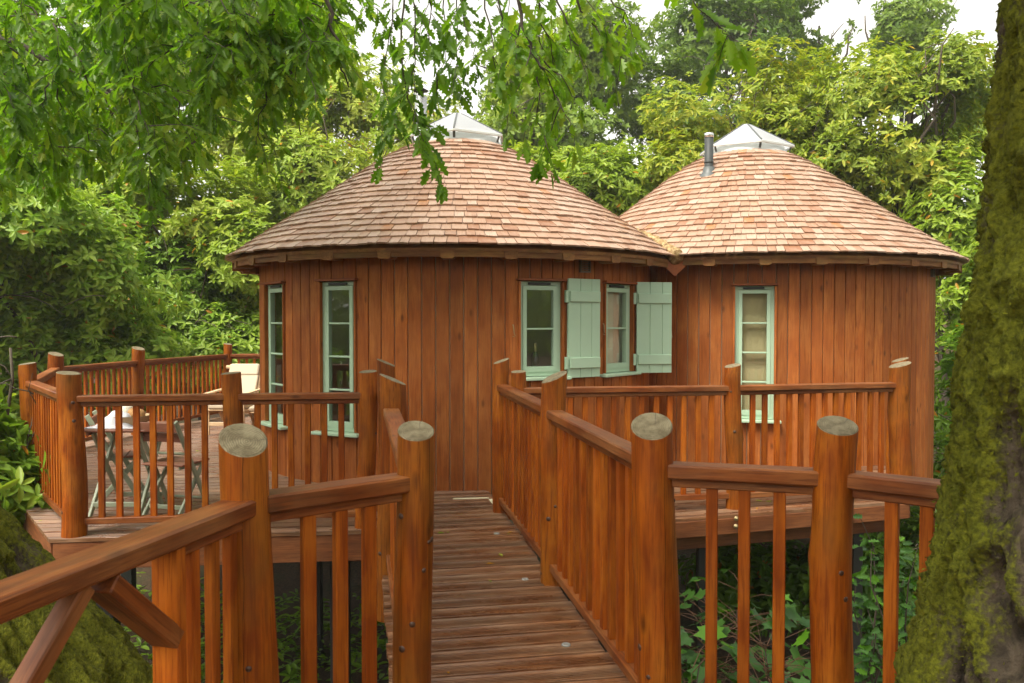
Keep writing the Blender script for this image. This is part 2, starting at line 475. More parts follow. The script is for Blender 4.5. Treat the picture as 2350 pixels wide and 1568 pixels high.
# ------------------------------------------------------------------ decking
def clip(poly, a, b, c):
    """keep the side a*x+b*y <= c of a convex polygon"""
    out = []
    for i, p in enumerate(poly):
        q = poly[(i + 1) % len(poly)]
        dp, dq = a * p[0] + b * p[1] - c, a * q[0] + b * q[1] - c
        if dp <= 0: out.append(p)
        if dp * dq < 0:
            s = dp / (dp - dq)
            out.append((p[0] + s * (q[0] - p[0]), p[1] + s * (q[1] - p[1])))
    return out
def lay_boards(parent, poly, angle, pitch=0.145, gap=0.009, z=0.0, th=0.028, mat=M_DECK, name='deck_board'):
    ca, sa = math.cos(angle), math.sin(angle)
    loc = [(p[0] * ca + p[1] * sa, -p[0] * sa + p[1] * ca) for p in poly]
    lo, hi = min(p[1] for p in loc), max(p[1] for p in loc)
    y = lo + random.uniform(-.1, 0)
    while y < hi:
        s = clip(clip(loc, 0, -1, -y), 0, 1, y + pitch - gap)
        y += pitch
        if len(s) < 3: continue
        cx = sum(p[0] for p in s) / len(s); cy = y - pitch / 2 - gap / 2
        if max(p[0] for p in s) - min(p[0] for p in s) < .05: continue
        n = len(s); b = 0.004
        cyy = sum(p[1] for p in s) / n
        def inset(p):
            return (p[0] - cx, p[1] - cy - math.copysign(b, p[1] - cyy))
        dz = random.uniform(-.0015, .0015)
        top = [(*inset(p), 0) for p in s]; mid = [(p[0] - cx, p[1] - cy, -b) for p in s]; bot = [(p[0] - cx, p[1] - cy, -th) for p in s]
        F = [tuple(range(n))]
        for k in range(n):
            k2 = (k + 1) % n
            F.append((n + k, n + k2, k2, k)); F.append((2 * n + k, 2 * n + k2, n + k2, n + k))
        F.append(tuple(range(3 * n - 1, 2 * n - 1, -1)))
        M = Matrix.Rotation(angle, 4, 'Z')
        M.translation = Vector((cx * ca - cy * sa, cx * sa + cy * ca, z + dz))
        link(name, mesh(name, top + mid + bot, F, mat), M, parent)
def rim(parent, pts, h=0.17, z=-0.03, t=0.045, name='rim_joist', mat=None):
    for a, b in zip(pts[:-1], pts[1:]):
        beam(name, (a[0], a[1], z - h / 2), (b[0], b[1], z - h / 2), t, h, mat or M_JOIST, parent)

C1, C2 = Vector((-0.66, 10.06)), Vector((3.166, 11.26))
RW, RE = 2.30, 2.62

# footbridge
BD = Vector((-0.178, 0.984)).normalized(); BN = Vector((BD.y, -BD.x))
B0 = Vector((0.105, 3.0))                                     # on the bridge's centre line
def bridge(s, w): p = B0 + BD * s + BN * w; return (p.x, p.y)
br = thing('footbridge', (*B0, -0.2), 'narrow grooved timber footbridge leading up to the shingled roundhouses', 'footbridge')
bl = [bridge(-0.55, -0.52), bridge(-0.55, 0.52), bridge(4.62, 0.52), bridge(4.78, -0.1), bridge(4.75, -0.52)]
def grooved_board(L, W=.131, th=.028, n=8):
    pr = [(-W / 2, -th), (-W / 2, -.006), (-W / 2 + .006, 0)]
    step = (W - .012) / n
    for i in range(n):
        x = -W / 2 + .006 + i * step
        pr += [(x + step * .5, 0), (x + step * .58, -.004), (x + step * .92, -.004), (x + step, 0)]
    pr += [(W / 2, -.006), (W / 2, -th)]
    k = len(pr)
    V = [(sx * L / 2, y, z) for sx in (-1, 1) for y, z in pr]
    F = [(i, i + 1, k + i + 1, k + i) for i in range(k - 1)] + [(k - 1, 0, k, 2 * k - 1), tuple(range(k))[::-1], tuple(range(k, 2 * k))]
    return mesh('deck_board', V, F, M_DECK)
gb_ = [grooved_board(1.04 + random.uniform(-.012, .012)) for _ in range(5)]
for i in range(36):
    p = bridge(-.5 + i * .147, random.uniform(-.006, .006))
    if math.hypot(p[0] - C1.x, p[1] - C1.y) < RW + .09: break
    M = Matrix.Rotation(math.atan2(BN.y, BN.x) + random.uniform(-.003, .003), 4, 'Z')
    M.translation = (p[0], p[1], random.uniform(-.002, .002))
    link('deck_board', random.choice(gb_), M, br)
lay_boards(br, [bridge(4.62, -.52), bridge(4.62, .52), bridge(4.78, .5), bridge(4.92, .1), bridge(4.92, -.52)], math.atan2(BN.y, BN.x), pitch=0.147, z=-.004)
for w in (-0.44, 0.0, 0.44):
    a, b = bridge(-0.5, w), bridge(4.7, w)
    beam('joist', (*a, -0.125), (*b, -0.125), 0.06, 0.18, M_JOIST, br)
for x, y in ((1140, 1225), (1205, 1330), (1299, 1480)):
    p = at_z(x, y, 0.0)
    lathe('deck_light', [(0.0, 0.004), (0.014, 0.004), (0.016, 0.005), (0.021, 0.005), (0.023, 0.0), (0.02, -0.02)], M_DISC, Matrix.Translation((p.x, p.y, 0.0)), br, 14)
p, q = at_z(1040, 1145, .004), at_z(1122, 1143, .004)
beam('threshold_strip', p, q, 0.035, 0.006, M_STRIP, br, c=.001)
q2 = at_z(1126, 1146, .004); r2 = at_z(1140, 1163, .004)
beam('threshold_strip', q2, r2, 0.035, 0.006, M_STRIP, br, c=.001)

# platform under the camera
pf = thing('viewing_platform', (0.2, 1.0, -0.2), 'many-sided timber platform built between the two mossy trunks', 'platform')
A_, B_, C_, D_ = at(574, 1145, 2.6), at(952, 1090, 2.98), at(1510, 1040, 3.2), at(1919, 1083, 3.03)
A2, D2 = Vector((-1.14, 1.35, 0)), Vector((2.05, 2.36, 0))
pl = [(B_.x, B_.y), (A_.x, A_.y), (A2.x, A2.y), (-1.15, -1.2), (2.1, -1.2), (D2.x, D2.y), (D_.x, D_.y), (C_.x, C_.y)]
pc = [clip(pl, -BD.x, -BD.y, 1e9)][0]
pc = [(p[0] + (0.45 - p[0]) * .03, p[1] + (1.0 - p[1]) * .03 - .06) for p in pc]
lay_boards(pf, pc, 0.0, z=-0.002)
rim(pf, [(p[0], p[1] - .02) for p in pc] + [(pc[0][0], pc[0][1] - .02)], 0.17, -0.034)

# terrace on the side of the first roundhouse
tr = thing('terrace_deck', (-3, 9.5, -0.2), 'wide timber terrace with table, chairs and sun loungers beside the roundhouse', 'deck')
e1, e2, e3 = at_z(112, 1238, 0), at_z(862, 1217, 0), at_z(33, 1136, 0)
tp = [(e2.x, e2.y), (-0.98, 7.0), (-0.95, 14.2), (-4.6, 14.3), (-5.5, 12.0), (-5.75, 9.8), (e3.x, e3.y), (e1.x, e1.y)]
lay_boards(tr, tp, R(5.0), pitch=0.142)
rim(tr, [(-1.0, 7.0), (e2.x - .02, e2.y + .03), (e1.x + .02, e1.y + .03), (e3.x + .03, e3.y), (-5.7, 9.8), (-5.45, 12.0), (-4.55, 14.25)], 0.2, -0.032)
for x, y in ((-3.2, 6.5), (-1.4, 6.7), (-4.2, 8.0), (-2.2, 9.2), (-4.9, 10.5)):
    upright('support_post', (x, y, ground_z(x, y) - .2), (x, y, -0.23), 0.14, 0.14, M_BLACK, tr)
for y in (6.7, 8.0, 9.4, 11.0, 12.6):
    beam('bearer', (-4.9 if y > 8.5 else -4.4 + (8 - y) * .7, y, -0.29), (-1.05, y, -0.29), 0.08, 0.12, M_JOIST, tr)

# deck along the second roundhouse
rd = thing('side_deck', (2, 8, -0.2), 'raised timber deck with bolted edge beam below the second roundhouse', 'deck')
f1, f2, f3 = at_z(1560, 1190, 0), at_z(1870, 1170, 0), at_z(2085, 1149, 0)
fs = (f3.y - f1.y) / (f3.x - f1.x)
f0 = (0.02, f1.y + fs * (0.02 - f1.x))
rp = [f0, (f3.x, f3.y), (4.15, 9.0), (3.9, 9.6), (1.2, 9.9), (-0.1, 7.9), (0.0, 6.9)]
lay_boards(rd, rp, math.atan(fs), pitch=0.142)
rim(rd, [f0, (f3.x, f3.y + .02), (4.12, 9.0)], 0.13, -0.03)
g = lambda d: (f0[0] + .1, f0[1] + d + .03)
beam('bearer', (f0[0] + .3, f0[1] + .45, -0.25), (f3.x - .05, f3.y + .35, -0.25), 0.1, 0.2, M_JOIST, rd)
for X in (0.45, 1.66, 3.2):
    yy = f0[1] + fs * (X - f0[0]) + .42
    upright('support_post', (X, yy, ground_z(X, yy) - .2), (X, yy, -0.34), 0.09, 0.09, M_BLACK, rd)
for px, py in ((1689, 1190), (1688, 1208), (1952, 1160), (1952, 1177)):
    d = ray(px, py)
    # meet the face of the edge beam
    nrm = Vector((-fs, 1, 0)); k = f0[1] - fs * f0[0] - .03
    s = k / (d.y - fs * d.x)
    p = Vector((0, 0, EYE)) + d * s
    M = frame(p, (0, 0, 1), (fs, -1, 0))
    lathe('bolt', [(0.0, 0.02), (0.011, 0.02), (0.011, 0.008), (0.02, 0.008), (0.02, 0.0)], M_BRASS, M, rd, 10)

# ------------------------------------------------------------------ log posts and railings
def vnoise(seed, n=6, f=3.0):
    rr = random.Random(seed)
    w = [(rr.uniform(-f, f), rr.uniform(-f, f), rr.uniform(-f, f), rr.uniform(0, 6.28)) for _ in range(n)]
    return lambda x, y, z: sum(math.sin(a * x + b * y + c * z + d) for a, b, c, d in w) / n
POSTN = [0]
def log_post(parent, x, y, rad, top, tilt=(0.0, 0.0), z0=-0.02, lump=1.0, knots=0, seg=22):
    """round log with lumps and a sawn, sloping top; tilt = slope of the cut in x and y"""
    POSTN[0] += 1
    nz = vnoise(POSTN[0] * 13 + 5, 7, 4.0); nr = random.Random(POSTN[0])
    lean = (nr.uniform(-.012, .012), nr.uniform(-.012, .012))
    bumps = [(nr.uniform(0, 6.28), nr.uniform(0.1, 1.0) * (top - z0) + z0, nr.uniform(.5, 1.0)) for _ in range(5)]
    V, F = [], []
    NR = 18
    for i in range(NR + 1):
        f = i / NR
        for k in range(seg):
            t = 2 * math.pi * k / seg
            zt = top + tilt[0] * rad * math.cos(t) - tilt[1] * rad * math.sin(t)
            z = z0 + (zt - z0) * f
            r = rad * (1.06 - 0.09 * f)
            r *= 1 + lump * 0.06 * nz(math.cos(t) * .6, math.sin(t) * .6, z * 1.6)
            for bt, bz, ba in bumps:
                dt = math.atan2(math.sin(t - bt), math.cos(t - bt))
                r += lump * ba * 0.012 * math.exp(-(dt / .45) ** 2 - ((z - bz) / .06) ** 2)
            wx = lump * 0.012 * math.sin(z * 3.1 + POSTN[0]) + lean[0] * z
            V.append((r * math.cos(t) + wx, r * math.sin(t) + lean[1] * z, z))
    for i in range(NR):
        for k in range(seg):
            k2 = (k + 1) % seg
            F.append((i * seg + k, i * seg + k2, (i + 1) * seg + k2, (i + 1) * seg + k))
    M = Matrix.Translation((x, y, 0))
    po = link('post', mesh('post', V, F, M_POST, True), M, parent)
    ring = V[NR * seg:]
    cx, cy = sum(v[0] for v in ring) / seg, sum(v[1] for v in ring) / seg
    cz = sum(v[2] for v in ring) / seg
    W = [(v[0] - cx, v[1] - cy, v[2] - cz) for v in ring]
    W2 = [(v[0] * .93, v[1] * .93, v[2] * .93 + .004) for v in W]
    G = [(k, (k + 1) % seg, seg + (k + 1) % seg, seg + k) for k in range(seg)] + [tuple(range(seg, 2 * seg))]
    link('sawn_top', mesh('sawn_top', W + W2, G, M_END), Matrix.Translation((x + cx, y + cy, cz)), po)
    for _ in range(knots):
        t = nr.uniform(3.3, 6.1); z = nr.uniform(z0 + .05, top - .1)
        k = min(range(seg), key=lambda j: abs(math.atan2(math.sin(2 * math.pi * j / seg - t), math.cos(2 * math.pi * j / seg - t))))
        i = int((z - z0) / (top - z0) * NR)
        v = Vector(V[i * seg + k]); n = Vector((math.cos(t), math.sin(t), 0))
        s = nr.uniform(.007, .014)
        Mk = frame(v + Vector((x, y, 0)), (0, 0, 1), n)
        lathe('knot', [(0.0, .0035), (s * .6, .003), (s, .0005), (s * 1.25, -.004)], M_KNOT, Mk, po, 8)
    return po
def panel(parent, pa, ra, pb, rb, top=1.05, spacing=0.125, rw=0.098, rh=0.05, bw=0.044, bt=0.032, bottom=0.085, skip=None, off=0.0, bh=0.045, blen=None, sub=True):
    """handrail, under-rail, bottom rail and balusters between two posts"""
    pa, pb = Vector((pa[0], pa[1], 0)), Vector((pb[0], pb[1], 0))
    d = (pb - pa).normalized(); n = Vector((-d.y, d.x, 0))
    pa, pb = pa + n * off, pb + n * off
    a, b = pa + d * ra * .45, pb - d * rb * .45
    Z = Vector((0, 0, 1))
    beam('handrail', a + Z * (top - rh / 2), b + Z * (top - rh / 2), rw, rh, M_RAIL, parent, c=.007)
    if sub: beam('under_rail', a + Z * (top - rh - .017), b + Z * (top - rh - .017), 0.045, 0.034, M_RAIL, parent)
    beam('bottom_rail', a + Z * (bottom + bh / 2), b + Z * (bottom + bh / 2), 0.07, bh, M_RAIL, parent)
    L = (pb - pa).length - ra - rb
    k = max(1, round(L / spacing) - 1) if blen is None else blen
    for i in range(k):
        s = ra + L * (i + 1) / (k + 1)
        if skip and skip(s): continue
        p = pa + d * (s + random.uniform(-.004, .004))
        upright('baluster', p + Z * (bottom + bh - .002), p + Z * (top - rh - .01), bw, bt, M_BAL, parent, face=-n, c=.003)

# bridge railing beside the second roundhouse
Cm = at_z(1268, 1335, 0.0); G_ = at_z(1151, 1174, 0.0)
rl = thing('bridge_railing', (0.3, 5, 0), 'footbridge railing that runs from the thick log post to the shuttered windows', 'railing', 'railings along the footbridge')
for (p, r_, h, tl, kn) in ((C_, .083, 1.19, (0.10, -0.52), 6), (Cm, .080, 1.255, (0.42, -0.16), 3), (G_, .068, 1.262, (0.34, -0.1), 0)):
    log_post(rl, p.x, p.y, r_, h, tl, -0.5 if p is C_ else -0.01, knots=kn)
panel(rl, C_, .083, Cm, .080, 1.06, 0.128)
panel(rl, Cm, .080, G_, .068, 1.07, 0.128)
# bridge railing beside the terrace
E_ = at(897, 900, 5.25); F_ = at(885, 900, 6.95)
ll = thing('bridge_railing', (-0.7, 5, 0), 'footbridge railing that runs past the terrace to the blank cladding', 'railing', 'railings along the footbridge')
for (p, r_, h, tl, kn) in ((B_, .069, 1.203, (-0.08, -0.40), 7), (E_, .085, 1.225, (-0.42, 0.02), 2), (F_, .078, 1.245, (-0.42, 0.0), 0)):
    log_post(ll, p.x, p.y, r_, h, tl, -0.5 if p is B_ else -0.3, knots=kn)
panel(ll, B_, .069, E_, .085, 1.05, 0.128)
panel(ll, E_, .085, F_, .078, 1.06, 0.128)

# platform railing on the leaning trunk's side
gl = thing('platform_railing', (-0.9, 2.2, 0), 'platform railing with braced gap around the leaning mossy trunk', 'railing')
log_post(gl, A_.x, A_.y, .077, 1.225, (-0.28, -0.50), -0.5, knots=9)
panel(gl, A_, .077, B_, .069, 1.05, 0.118, rh=.058, rw=.105, bw=.046, bottom=-.32, blen=3)
da = (A2 - Vector((A_.x, A_.y, 0))); La = da.length; da.normalize(); na = Vector((-da.y, da.x, 0))
def alongA(s, z, o=0.0): p = Vector((A_.x, A_.y, 0)) + da * s + na * o; p.z = z; return p
beam('handrail', alongA(.035, 1.021), alongA(La, 1.021), 0.105, 0.056, M_RAIL, gl, c=.008)
beam('under_rail', alongA(.035, 0.975), alongA(.39, 0.975), 0.045, 0.034, M_RAIL, gl)
beam('bottom_rail', alongA(.04, -.30), alongA(.45, -.30), 0.07, 0.045, M_RAIL, gl)
for s in (0.115, 0.205, 0.30):
    upright('baluster', alongA(s, -.28), alongA(s, .985), .034, .034, M_BAL, gl, face=-na)
upright('stile', alongA(0.40, -.4), alongA(0.40, .992), .036, .085, M_BAL, gl, face=-na)
beam('brace', alongA(.655, .975), alongA(.405, .745), 0.085, 0.05, M_RAIL, gl)
beam('brace', alongA(.71, .985), alongA(1.0, .70), 0.05, 0.045, M_RAIL, gl)
log_post(gl, A2.x, A2.y, .08, 1.2, (0, 0), -0.5)

# platform railing on the upright trunk's side
gr = thing('platform_railing', (1.2, 3, 0), 'platform railing that ends behind the broad upright mossy trunk', 'railing')
log_post(gr, D_.x, D_.y, .075, 1.215, (0.04, -0.36), -0.6, knots=4, lump=1.4)
panel(gr, C_, .083, D_, .075, 1.05, 0.122, rh=.056, rw=.105, bw=.044, bottom=-.32, blen=3)
panel(gr, D_, .075, D2, .08, 1.05, 0.122, rh=.056, rw=.105, bw=.044, bottom=-.32)
log_post(gr, D2.x, D2.y, .08, 1.2, (0, -.2), -0.5)

# terrace railing
H_, I_, J_ = at_z(168, 1229, 0), at(531, 1000, 6.28), at_z(842, 1209, 0)
K_, L_, M_, N_ = at_z(74, 1131, 0), at(129, 900, 9.86), at(317, 900, 11.6), at(521, 900, 13.75)
O2 = Vector((-2.9, 14.1, 0))
tl_ = thing('terrace_railing', (-3, 9.5, 0), 'railing of log posts and thin balusters that encloses the furnished terrace', 'railing')
TP = [(J_, .070, 1.205, (0.05, -0.1), 3), (I_, .074, 1.20, (0.08, -.05), 3), (H_, .086, 1.21, (-0.12, -.05), 3), (K_, .075, 1.20, (.1, -.1), 1),
      (L_, .082, 1.20, (-.3, -.1), 0), (M_, .088, 1.21, (-.25, -.12), 0), (N_, .070, 1.21, (-.15, -.1), 0), (O2, .07, 1.2, (0, 0), 0)]
for p, r_, h, t_, kn in TP:
    log_post(tl_, p.x, p.y, r_, h, t_, knots=kn, lump=1.5)
for i, (a, b) in enumerate(zip(TP[:-1], TP[1:])):
    panel(tl_, a[0], a[1], b[0], b[1], 1.045, 0.122)

# side-deck railing
G2, O_, P_, Q_ = at(1191, 900, 6.78), at_z(1681, 1166, 0), at(2070, 900, 7.4), at(2057, 900, 8.3)
sr = thing('deck_railing', (2, 7.2, 0), 'railing with pale log posts in front of the second roundhouse', 'railing')
SPS = [(G2, .064, 1.18, (.05, -.1), 0), (O_, .070, 1.215, (.2, -.1), 2), (P_, .092, 1.205, (.3, -.05), 2), (Q_, .08, 1.205, (.3, 0), 0)]
for p, r_, h, t_, kn in SPS:
    log_post(sr, p.x, p.y, r_, h, t_, knots=kn, lump=1.6)
for a, b in zip(SPS[:-1], SPS[1:]):
    panel(sr, a[0], a[1], b[0], b[1], 1.05, 0.118)

# ------------------------------------------------------------------ roundhouses
def hit(x, C):
    """angle on the wall circle seen at picture column x"""
    d = ray(x, 800); d = Vector((d.x, d.y)).normalized()
    b = d.dot(C); disc = b * b - (C.length_squared - RW * RW)
    s = b - math.sqrt(max(0, disc))
    p = d * s - C
    return math.atan2(p.y, p.x)
PROF1 = [(2.62, 2.285), (2.2, 2.575), (1.6, 2.985), (1.15, 3.305), (0.85, 3.50), (0.54, 3.67)]
PROF2 = [(2.62, 2.31), (2.2, 2.61), (1.6, 3.05), (1.15, 3.40), (0.85, 3.62), (0.54, 3.80)]
def prof_len(P):
    L = [0]
    for a, b in zip(P[:-1], P[1:]): L.append(L[-1] + math.hypot(b[0] - a[0], b[1] - a[1]))
    return L
def roof_z(P, r):
    if r >= P[0][0]: return -9
    for a, b in zip(P[:-1], P[1:]):
        if b[0] <= r <= a[0]:
            return a[1] + (b[1] - a[1]) * (a[0] - r) / (a[0] - b[0])
    return P[-1][1]
def prof_at(P, s):
    L = prof_len(P)
    s = max(0, min(L[-1] - 1e-4, s))
    for i in range(len(L) - 1):
        if L[i] <= s <= L[i + 1]:
            f = (s - L[i]) / (L[i + 1] - L[i])
            a, b = P[i], P[i + 1]
            return a[0] + (b[0] - a[0]) * f, a[1] + (b[1] - a[1]) * f
# shingle variants, each with its own width, tone and ragged butt
SH = []
def make_shingles():
    for i in range(56):
        w = random.choice([.08, .09, .10, .105, .11, .12, .13, .14, .165]); L = 0.27
        j = [random.uniform(-.006, .006) for _ in range(3)]
        V = [(-w / 2, j[0], 0), (0, j[1], 0), (w / 2, j[2], 0), (w / 2, L, -.004), (-w / 2, L, -.004),
             (-w / 2, j[0], .017), (0, j[1], .0175), (w / 2, j[2], .017), (w / 2, L, .001), (-w / 2, L, .001)]
        F = [(0, 4, 3, 2, 1), (5, 6, 7, 8, 9), (0, 1, 6, 5), (1, 2, 7, 6), (2, 3, 8, 7), (4, 0, 5, 9), (3, 4, 9, 8)]
        tint = min(1.0, max(0.0, random.gauss(.57, .20)))
        if random.random() < .03: tint = random.choice((0.0, 1.0))
        SH.append((w, V, F, tint, random.uniform(0, 50)))
make_shingles()
def shingle_data(name, items):
    """items: list of (variant, matrix or None) -> one mesh with tint and uv"""
    V, F, T, UV = [], [], [], []
    for vi, M in items:
        w, v, f, tint, o = SH[vi]
        b = len(V)
        V += [tuple(M @ Vector(p)) for p in v] if M else v
        for fc in f:
            F.append(tuple(b + k for k in fc)); T.append(tint)
            UV += [(v[k][0] + o, v[k][1] + v[k][2] + o * .37) for k in fc]
    me = mesh(name, V, F, M_SHINGLE)
    a = me.attributes.new('tint', 'FLOAT', 'FACE'); a.data.foreach_set('value', T)
    u = me.uv_layers.new(name='UVMap'); u.data.foreach_set('uv', [c for p in UV for c in p])
    return me
SH_MESH = [shingle_data('shingle', [(i, None)]) for i in range(len(SH))]
def build_roof(house, C, P, Cother, Pother, hex_rot, apex):
    # boarded cone under the shingles; its underside is the soffit
    V, F, n = [], [], 96
    rings = [(r, z - .03) for r, z in P] + [(0.5, P[-1][1] - .12)] + [(r, z - .10) for r, z in P[::-1]]
    rings[0] = (P[0][0] - .03, P[0][1] - .03); rings[-1] = (P[0][0] - .03, P[0][1] - .06)
    for r, z in rings:
        for k in range(n):
            t = 2 * math.pi * k / n
            V.append((r * math.cos(t), r * math.sin(t), z))
    for i in range(len(rings)):
        i2 = (i + 1) % len(rings)
        for k in range(n):
            k2 = (k + 1) % n
            F.append((i * n + k, i * n + k2, i2 * n + k2, i2 * n + k))
    roof = link('roof', mesh('roof', V, F, M_FASCIA), Matrix.Translation((C.x, C.y, 0)), house)
    Ls = prof_len(P)[-1]
    rows = 20; ex = (Ls - .05) / rows
    items = []
    for k in range(rows):
        s = k * ex - .03
        r0, z0 = prof_at(P, max(0, s)); r1, z1 = prof_at(P, min(Ls - .01, max(0, s) + .24))
        if s < 0: r0 += .028; z0 -= .019
        up = Vector((r1 - r0, z1 - z0)).normalized()
        t = random.uniform(0, .2); end = t + 2 * math.pi
        wav = vnoise(k + 77, 4, 3)
        while t < end:
            vi = random.randrange(len(SH)); w = SH[vi][0]
            if P is PROF2 and w > .17: vi = random.randrange(len(SH)); w = SH[vi][0]
            dt = (w + .007) / r0
            tc = t + dt / 2; t += dt
            er = Vector((math.cos(tc), math.sin(tc), 0))
            y = (er * up.x + Vector((0, 0, up.y))).normalized()
            x = Vector((-er.y, er.x, 0)) * -1
            zn = x.cross(y)
            if zn.z < 0: x = -x; zn = -zn
            sl = random.uniform(-.006, .006) + .008 * wav(math.cos(tc), math.sin(tc), 0)
            lift = .020 + random.uniform(0, .007)
            M = Matrix((x, y, zn)).transposed().to_4x4()
            M = M @ Matrix.Rotation(-math.atan(.02 / .27), 4, 'X') @ Matrix.Rotation(random.uniform(-.02, .02), 4, 'Z')
            pos = Vector((C.x, C.y, 0)) + er * r0 + Vector((0, 0, z0)) + zn * lift + y * sl
            M.translation = pos
            mid = pos + y * .06
            ro = math.hypot(mid.x - Cother.x, mid.y - Cother.y)
            if mid.z < roof_z(Pother, ro) - .02: continue
            view = Vector((0, 0, EYE)) - mid
            face = zn.dot(view) / view.length
            items.append((face * w * ex / view.length_squared if face > 0 else -1, vi, M))
    items.sort(key=lambda q: -q[0])
    for _, vi, M in items[:300]:
        link('shingle', SH_MESH[vi], M, roof)
    rest = link('shingle_courses', shingle_data('shingle_courses', [(vi, M) for _, vi, M in items[300:]]), None, roof)
    tag(rest, kind='stuff')
    # fascia and rounded rafter ends
    NF = 28
    for k in range(NF):
        t0 = 2 * math.pi * k / NF + .03; t1 = 2 * math.pi * (k + 1) / NF + .03
        rr = RE - .05
        a = Vector((C.x + rr * math.cos(t0), C.y + rr * math.sin(t0), P[0][1] - .068)); b = Vector((C.x + rr * math.cos(t1), C.y + rr * math.sin(t1), P[0][1] - .068))
        m = (a + b) / 2
        if math.hypot(m.x - Cother.x, m.y - Cother.y) < RE - .02: continue
        beam('fascia_board', a, b, .03, .08 + random.uniform(0, .008), M_FASCIA, roof)
        if math.hypot(a.x - Cother.x, a.y - Cother.y) > RE + .05:
            er = Vector((math.cos(t0), math.sin(t0), 0))
            c = a + er * .0 - Vector((0, 0, .012))
            tx = Vector((-er.y, er.x, 0))
            V = []; pr = [(-.065, .03), (-.062, -.03), (-.045, -.043), (.045, -.043), (.062, -.03), (.065, .03)]
            for dd in (-.16, .022):
                V += [c + tx * u + Vector((0, 0, v)) + er * dd for u, v in pr]
            F = [(0, 1, 2, 3, 4, 5), (11, 10, 9, 8, 7, 6)] + [(j, 6 + j, 6 + (j + 1) % 6, (j + 1) % 6) for j in range(6)]
            link('rafter_end', mesh('rafter_end', V, F, M_FASCIA), None, roof)
    # rooflight
    zc = P[-1][1]
    lathe('rooflight_kerb', [(0.56, zc - .03), (0.50, zc + .10), (0.47, zc + .10), (0.47, zc - .1)], M_KERBRING, Matrix.Translation((C.x, C.y, 0)), house, 36)
    V = []; n = 6
    for r, z in ((.60, zc + .085), (.62, zc + .115), (.085, apex - .02), (.04, apex)):
        V += [(r * math.cos(hex_rot + 2 * math.pi * k / n), r * math.sin(hex_rot + 2 * math.pi * k / n), z) for k in range(n)]
    F = [(i * n + k, i * n + (k + 1) % n, (i + 1) * n + (k + 1) % n, (i + 1) * n + k) for i in range(3) for k in range(n)] + [tuple(3 * n + k for k in range(n))]
    lid = link('rooflight', mesh('rooflight', V, F, M_DOME), Matrix.Translation((C.x, C.y, 0)), house)
    for k in range(n):
        a = hex_rot + 2 * math.pi * k / n; b = hex_rot + 2 * math.pi * (k + 1) / n
        P0 = lambda ang, r, z: Vector((C.x + r * math.cos(ang), C.y + r * math.sin(ang), z))
        beam('glazing_ridge', P0(a, .622, zc + .119), P0(a, .06, apex - .008), .02, .012, M_STEEL, lid)
        beam('rooflight_edge', P0(a, .622, zc + .098), P0(b, .622, zc + .098), .02, .03, M_KERBRING, lid)
        beam('bracket', P0(a, .56, zc + .02), P0(a, .585, zc + .09), .03, .012, M_STEEL, lid)
    return roof
def local(C, th, r=RW):
    """frame on the wall at angle th: X to the right seen from outside, Y outward, Z up"""
    er = Vector((math.cos(th), math.sin(th), 0)); x = Vector((-er.y, er.x, 0))
    M = Matrix((x, er, Vector((0, 0, 1)))).transposed().to_4x4()
    # seen from outside, +tangent runs to the right
    M.translation = Vector((C.x + er.x * r, C.y + er.y * r, 0))
    return M
def lbox(name, M, c, s, mat, parent, ch=.003):
    return link(name, box_mesh(*s, mat, ch), M @ Matrix.Translation(c), parent)
def bars(name, M, w, h, cz, y, t, d, mat, parent):
    """rectangular frame of four bars as one mesh"""
    V, F = [], []
    def bx(x0, x1, z0, z1):
        b = len(V)
        for yy in (y - d / 2, y + d / 2):
            V.extend([(x0, yy, z0), (x1, yy, z0), (x1, yy, z1), (x0, yy, z1)])
        F.extend([(b, b + 1, b + 2, b + 3), (b + 7, b + 6, b + 5, b + 4), (b, b + 4, b + 5, b + 1), (b + 1, b + 5, b + 6, b + 2), (b + 2, b + 6, b + 7, b + 3), (b + 3, b + 7, b + 4, b)])
    bx(-w / 2, -w / 2 + t, cz - h / 2, cz + h / 2); bx(w / 2 - t, w / 2, cz - h / 2, cz + h / 2)
    bx(-w / 2 + t, w / 2 - t, cz + h / 2 - t, cz + h / 2); bx(-w / 2 + t, w / 2 - t, cz - h / 2, cz - h / 2 + t * 1.3)
    return link(name, mesh(name, V, F, mat), M, parent)
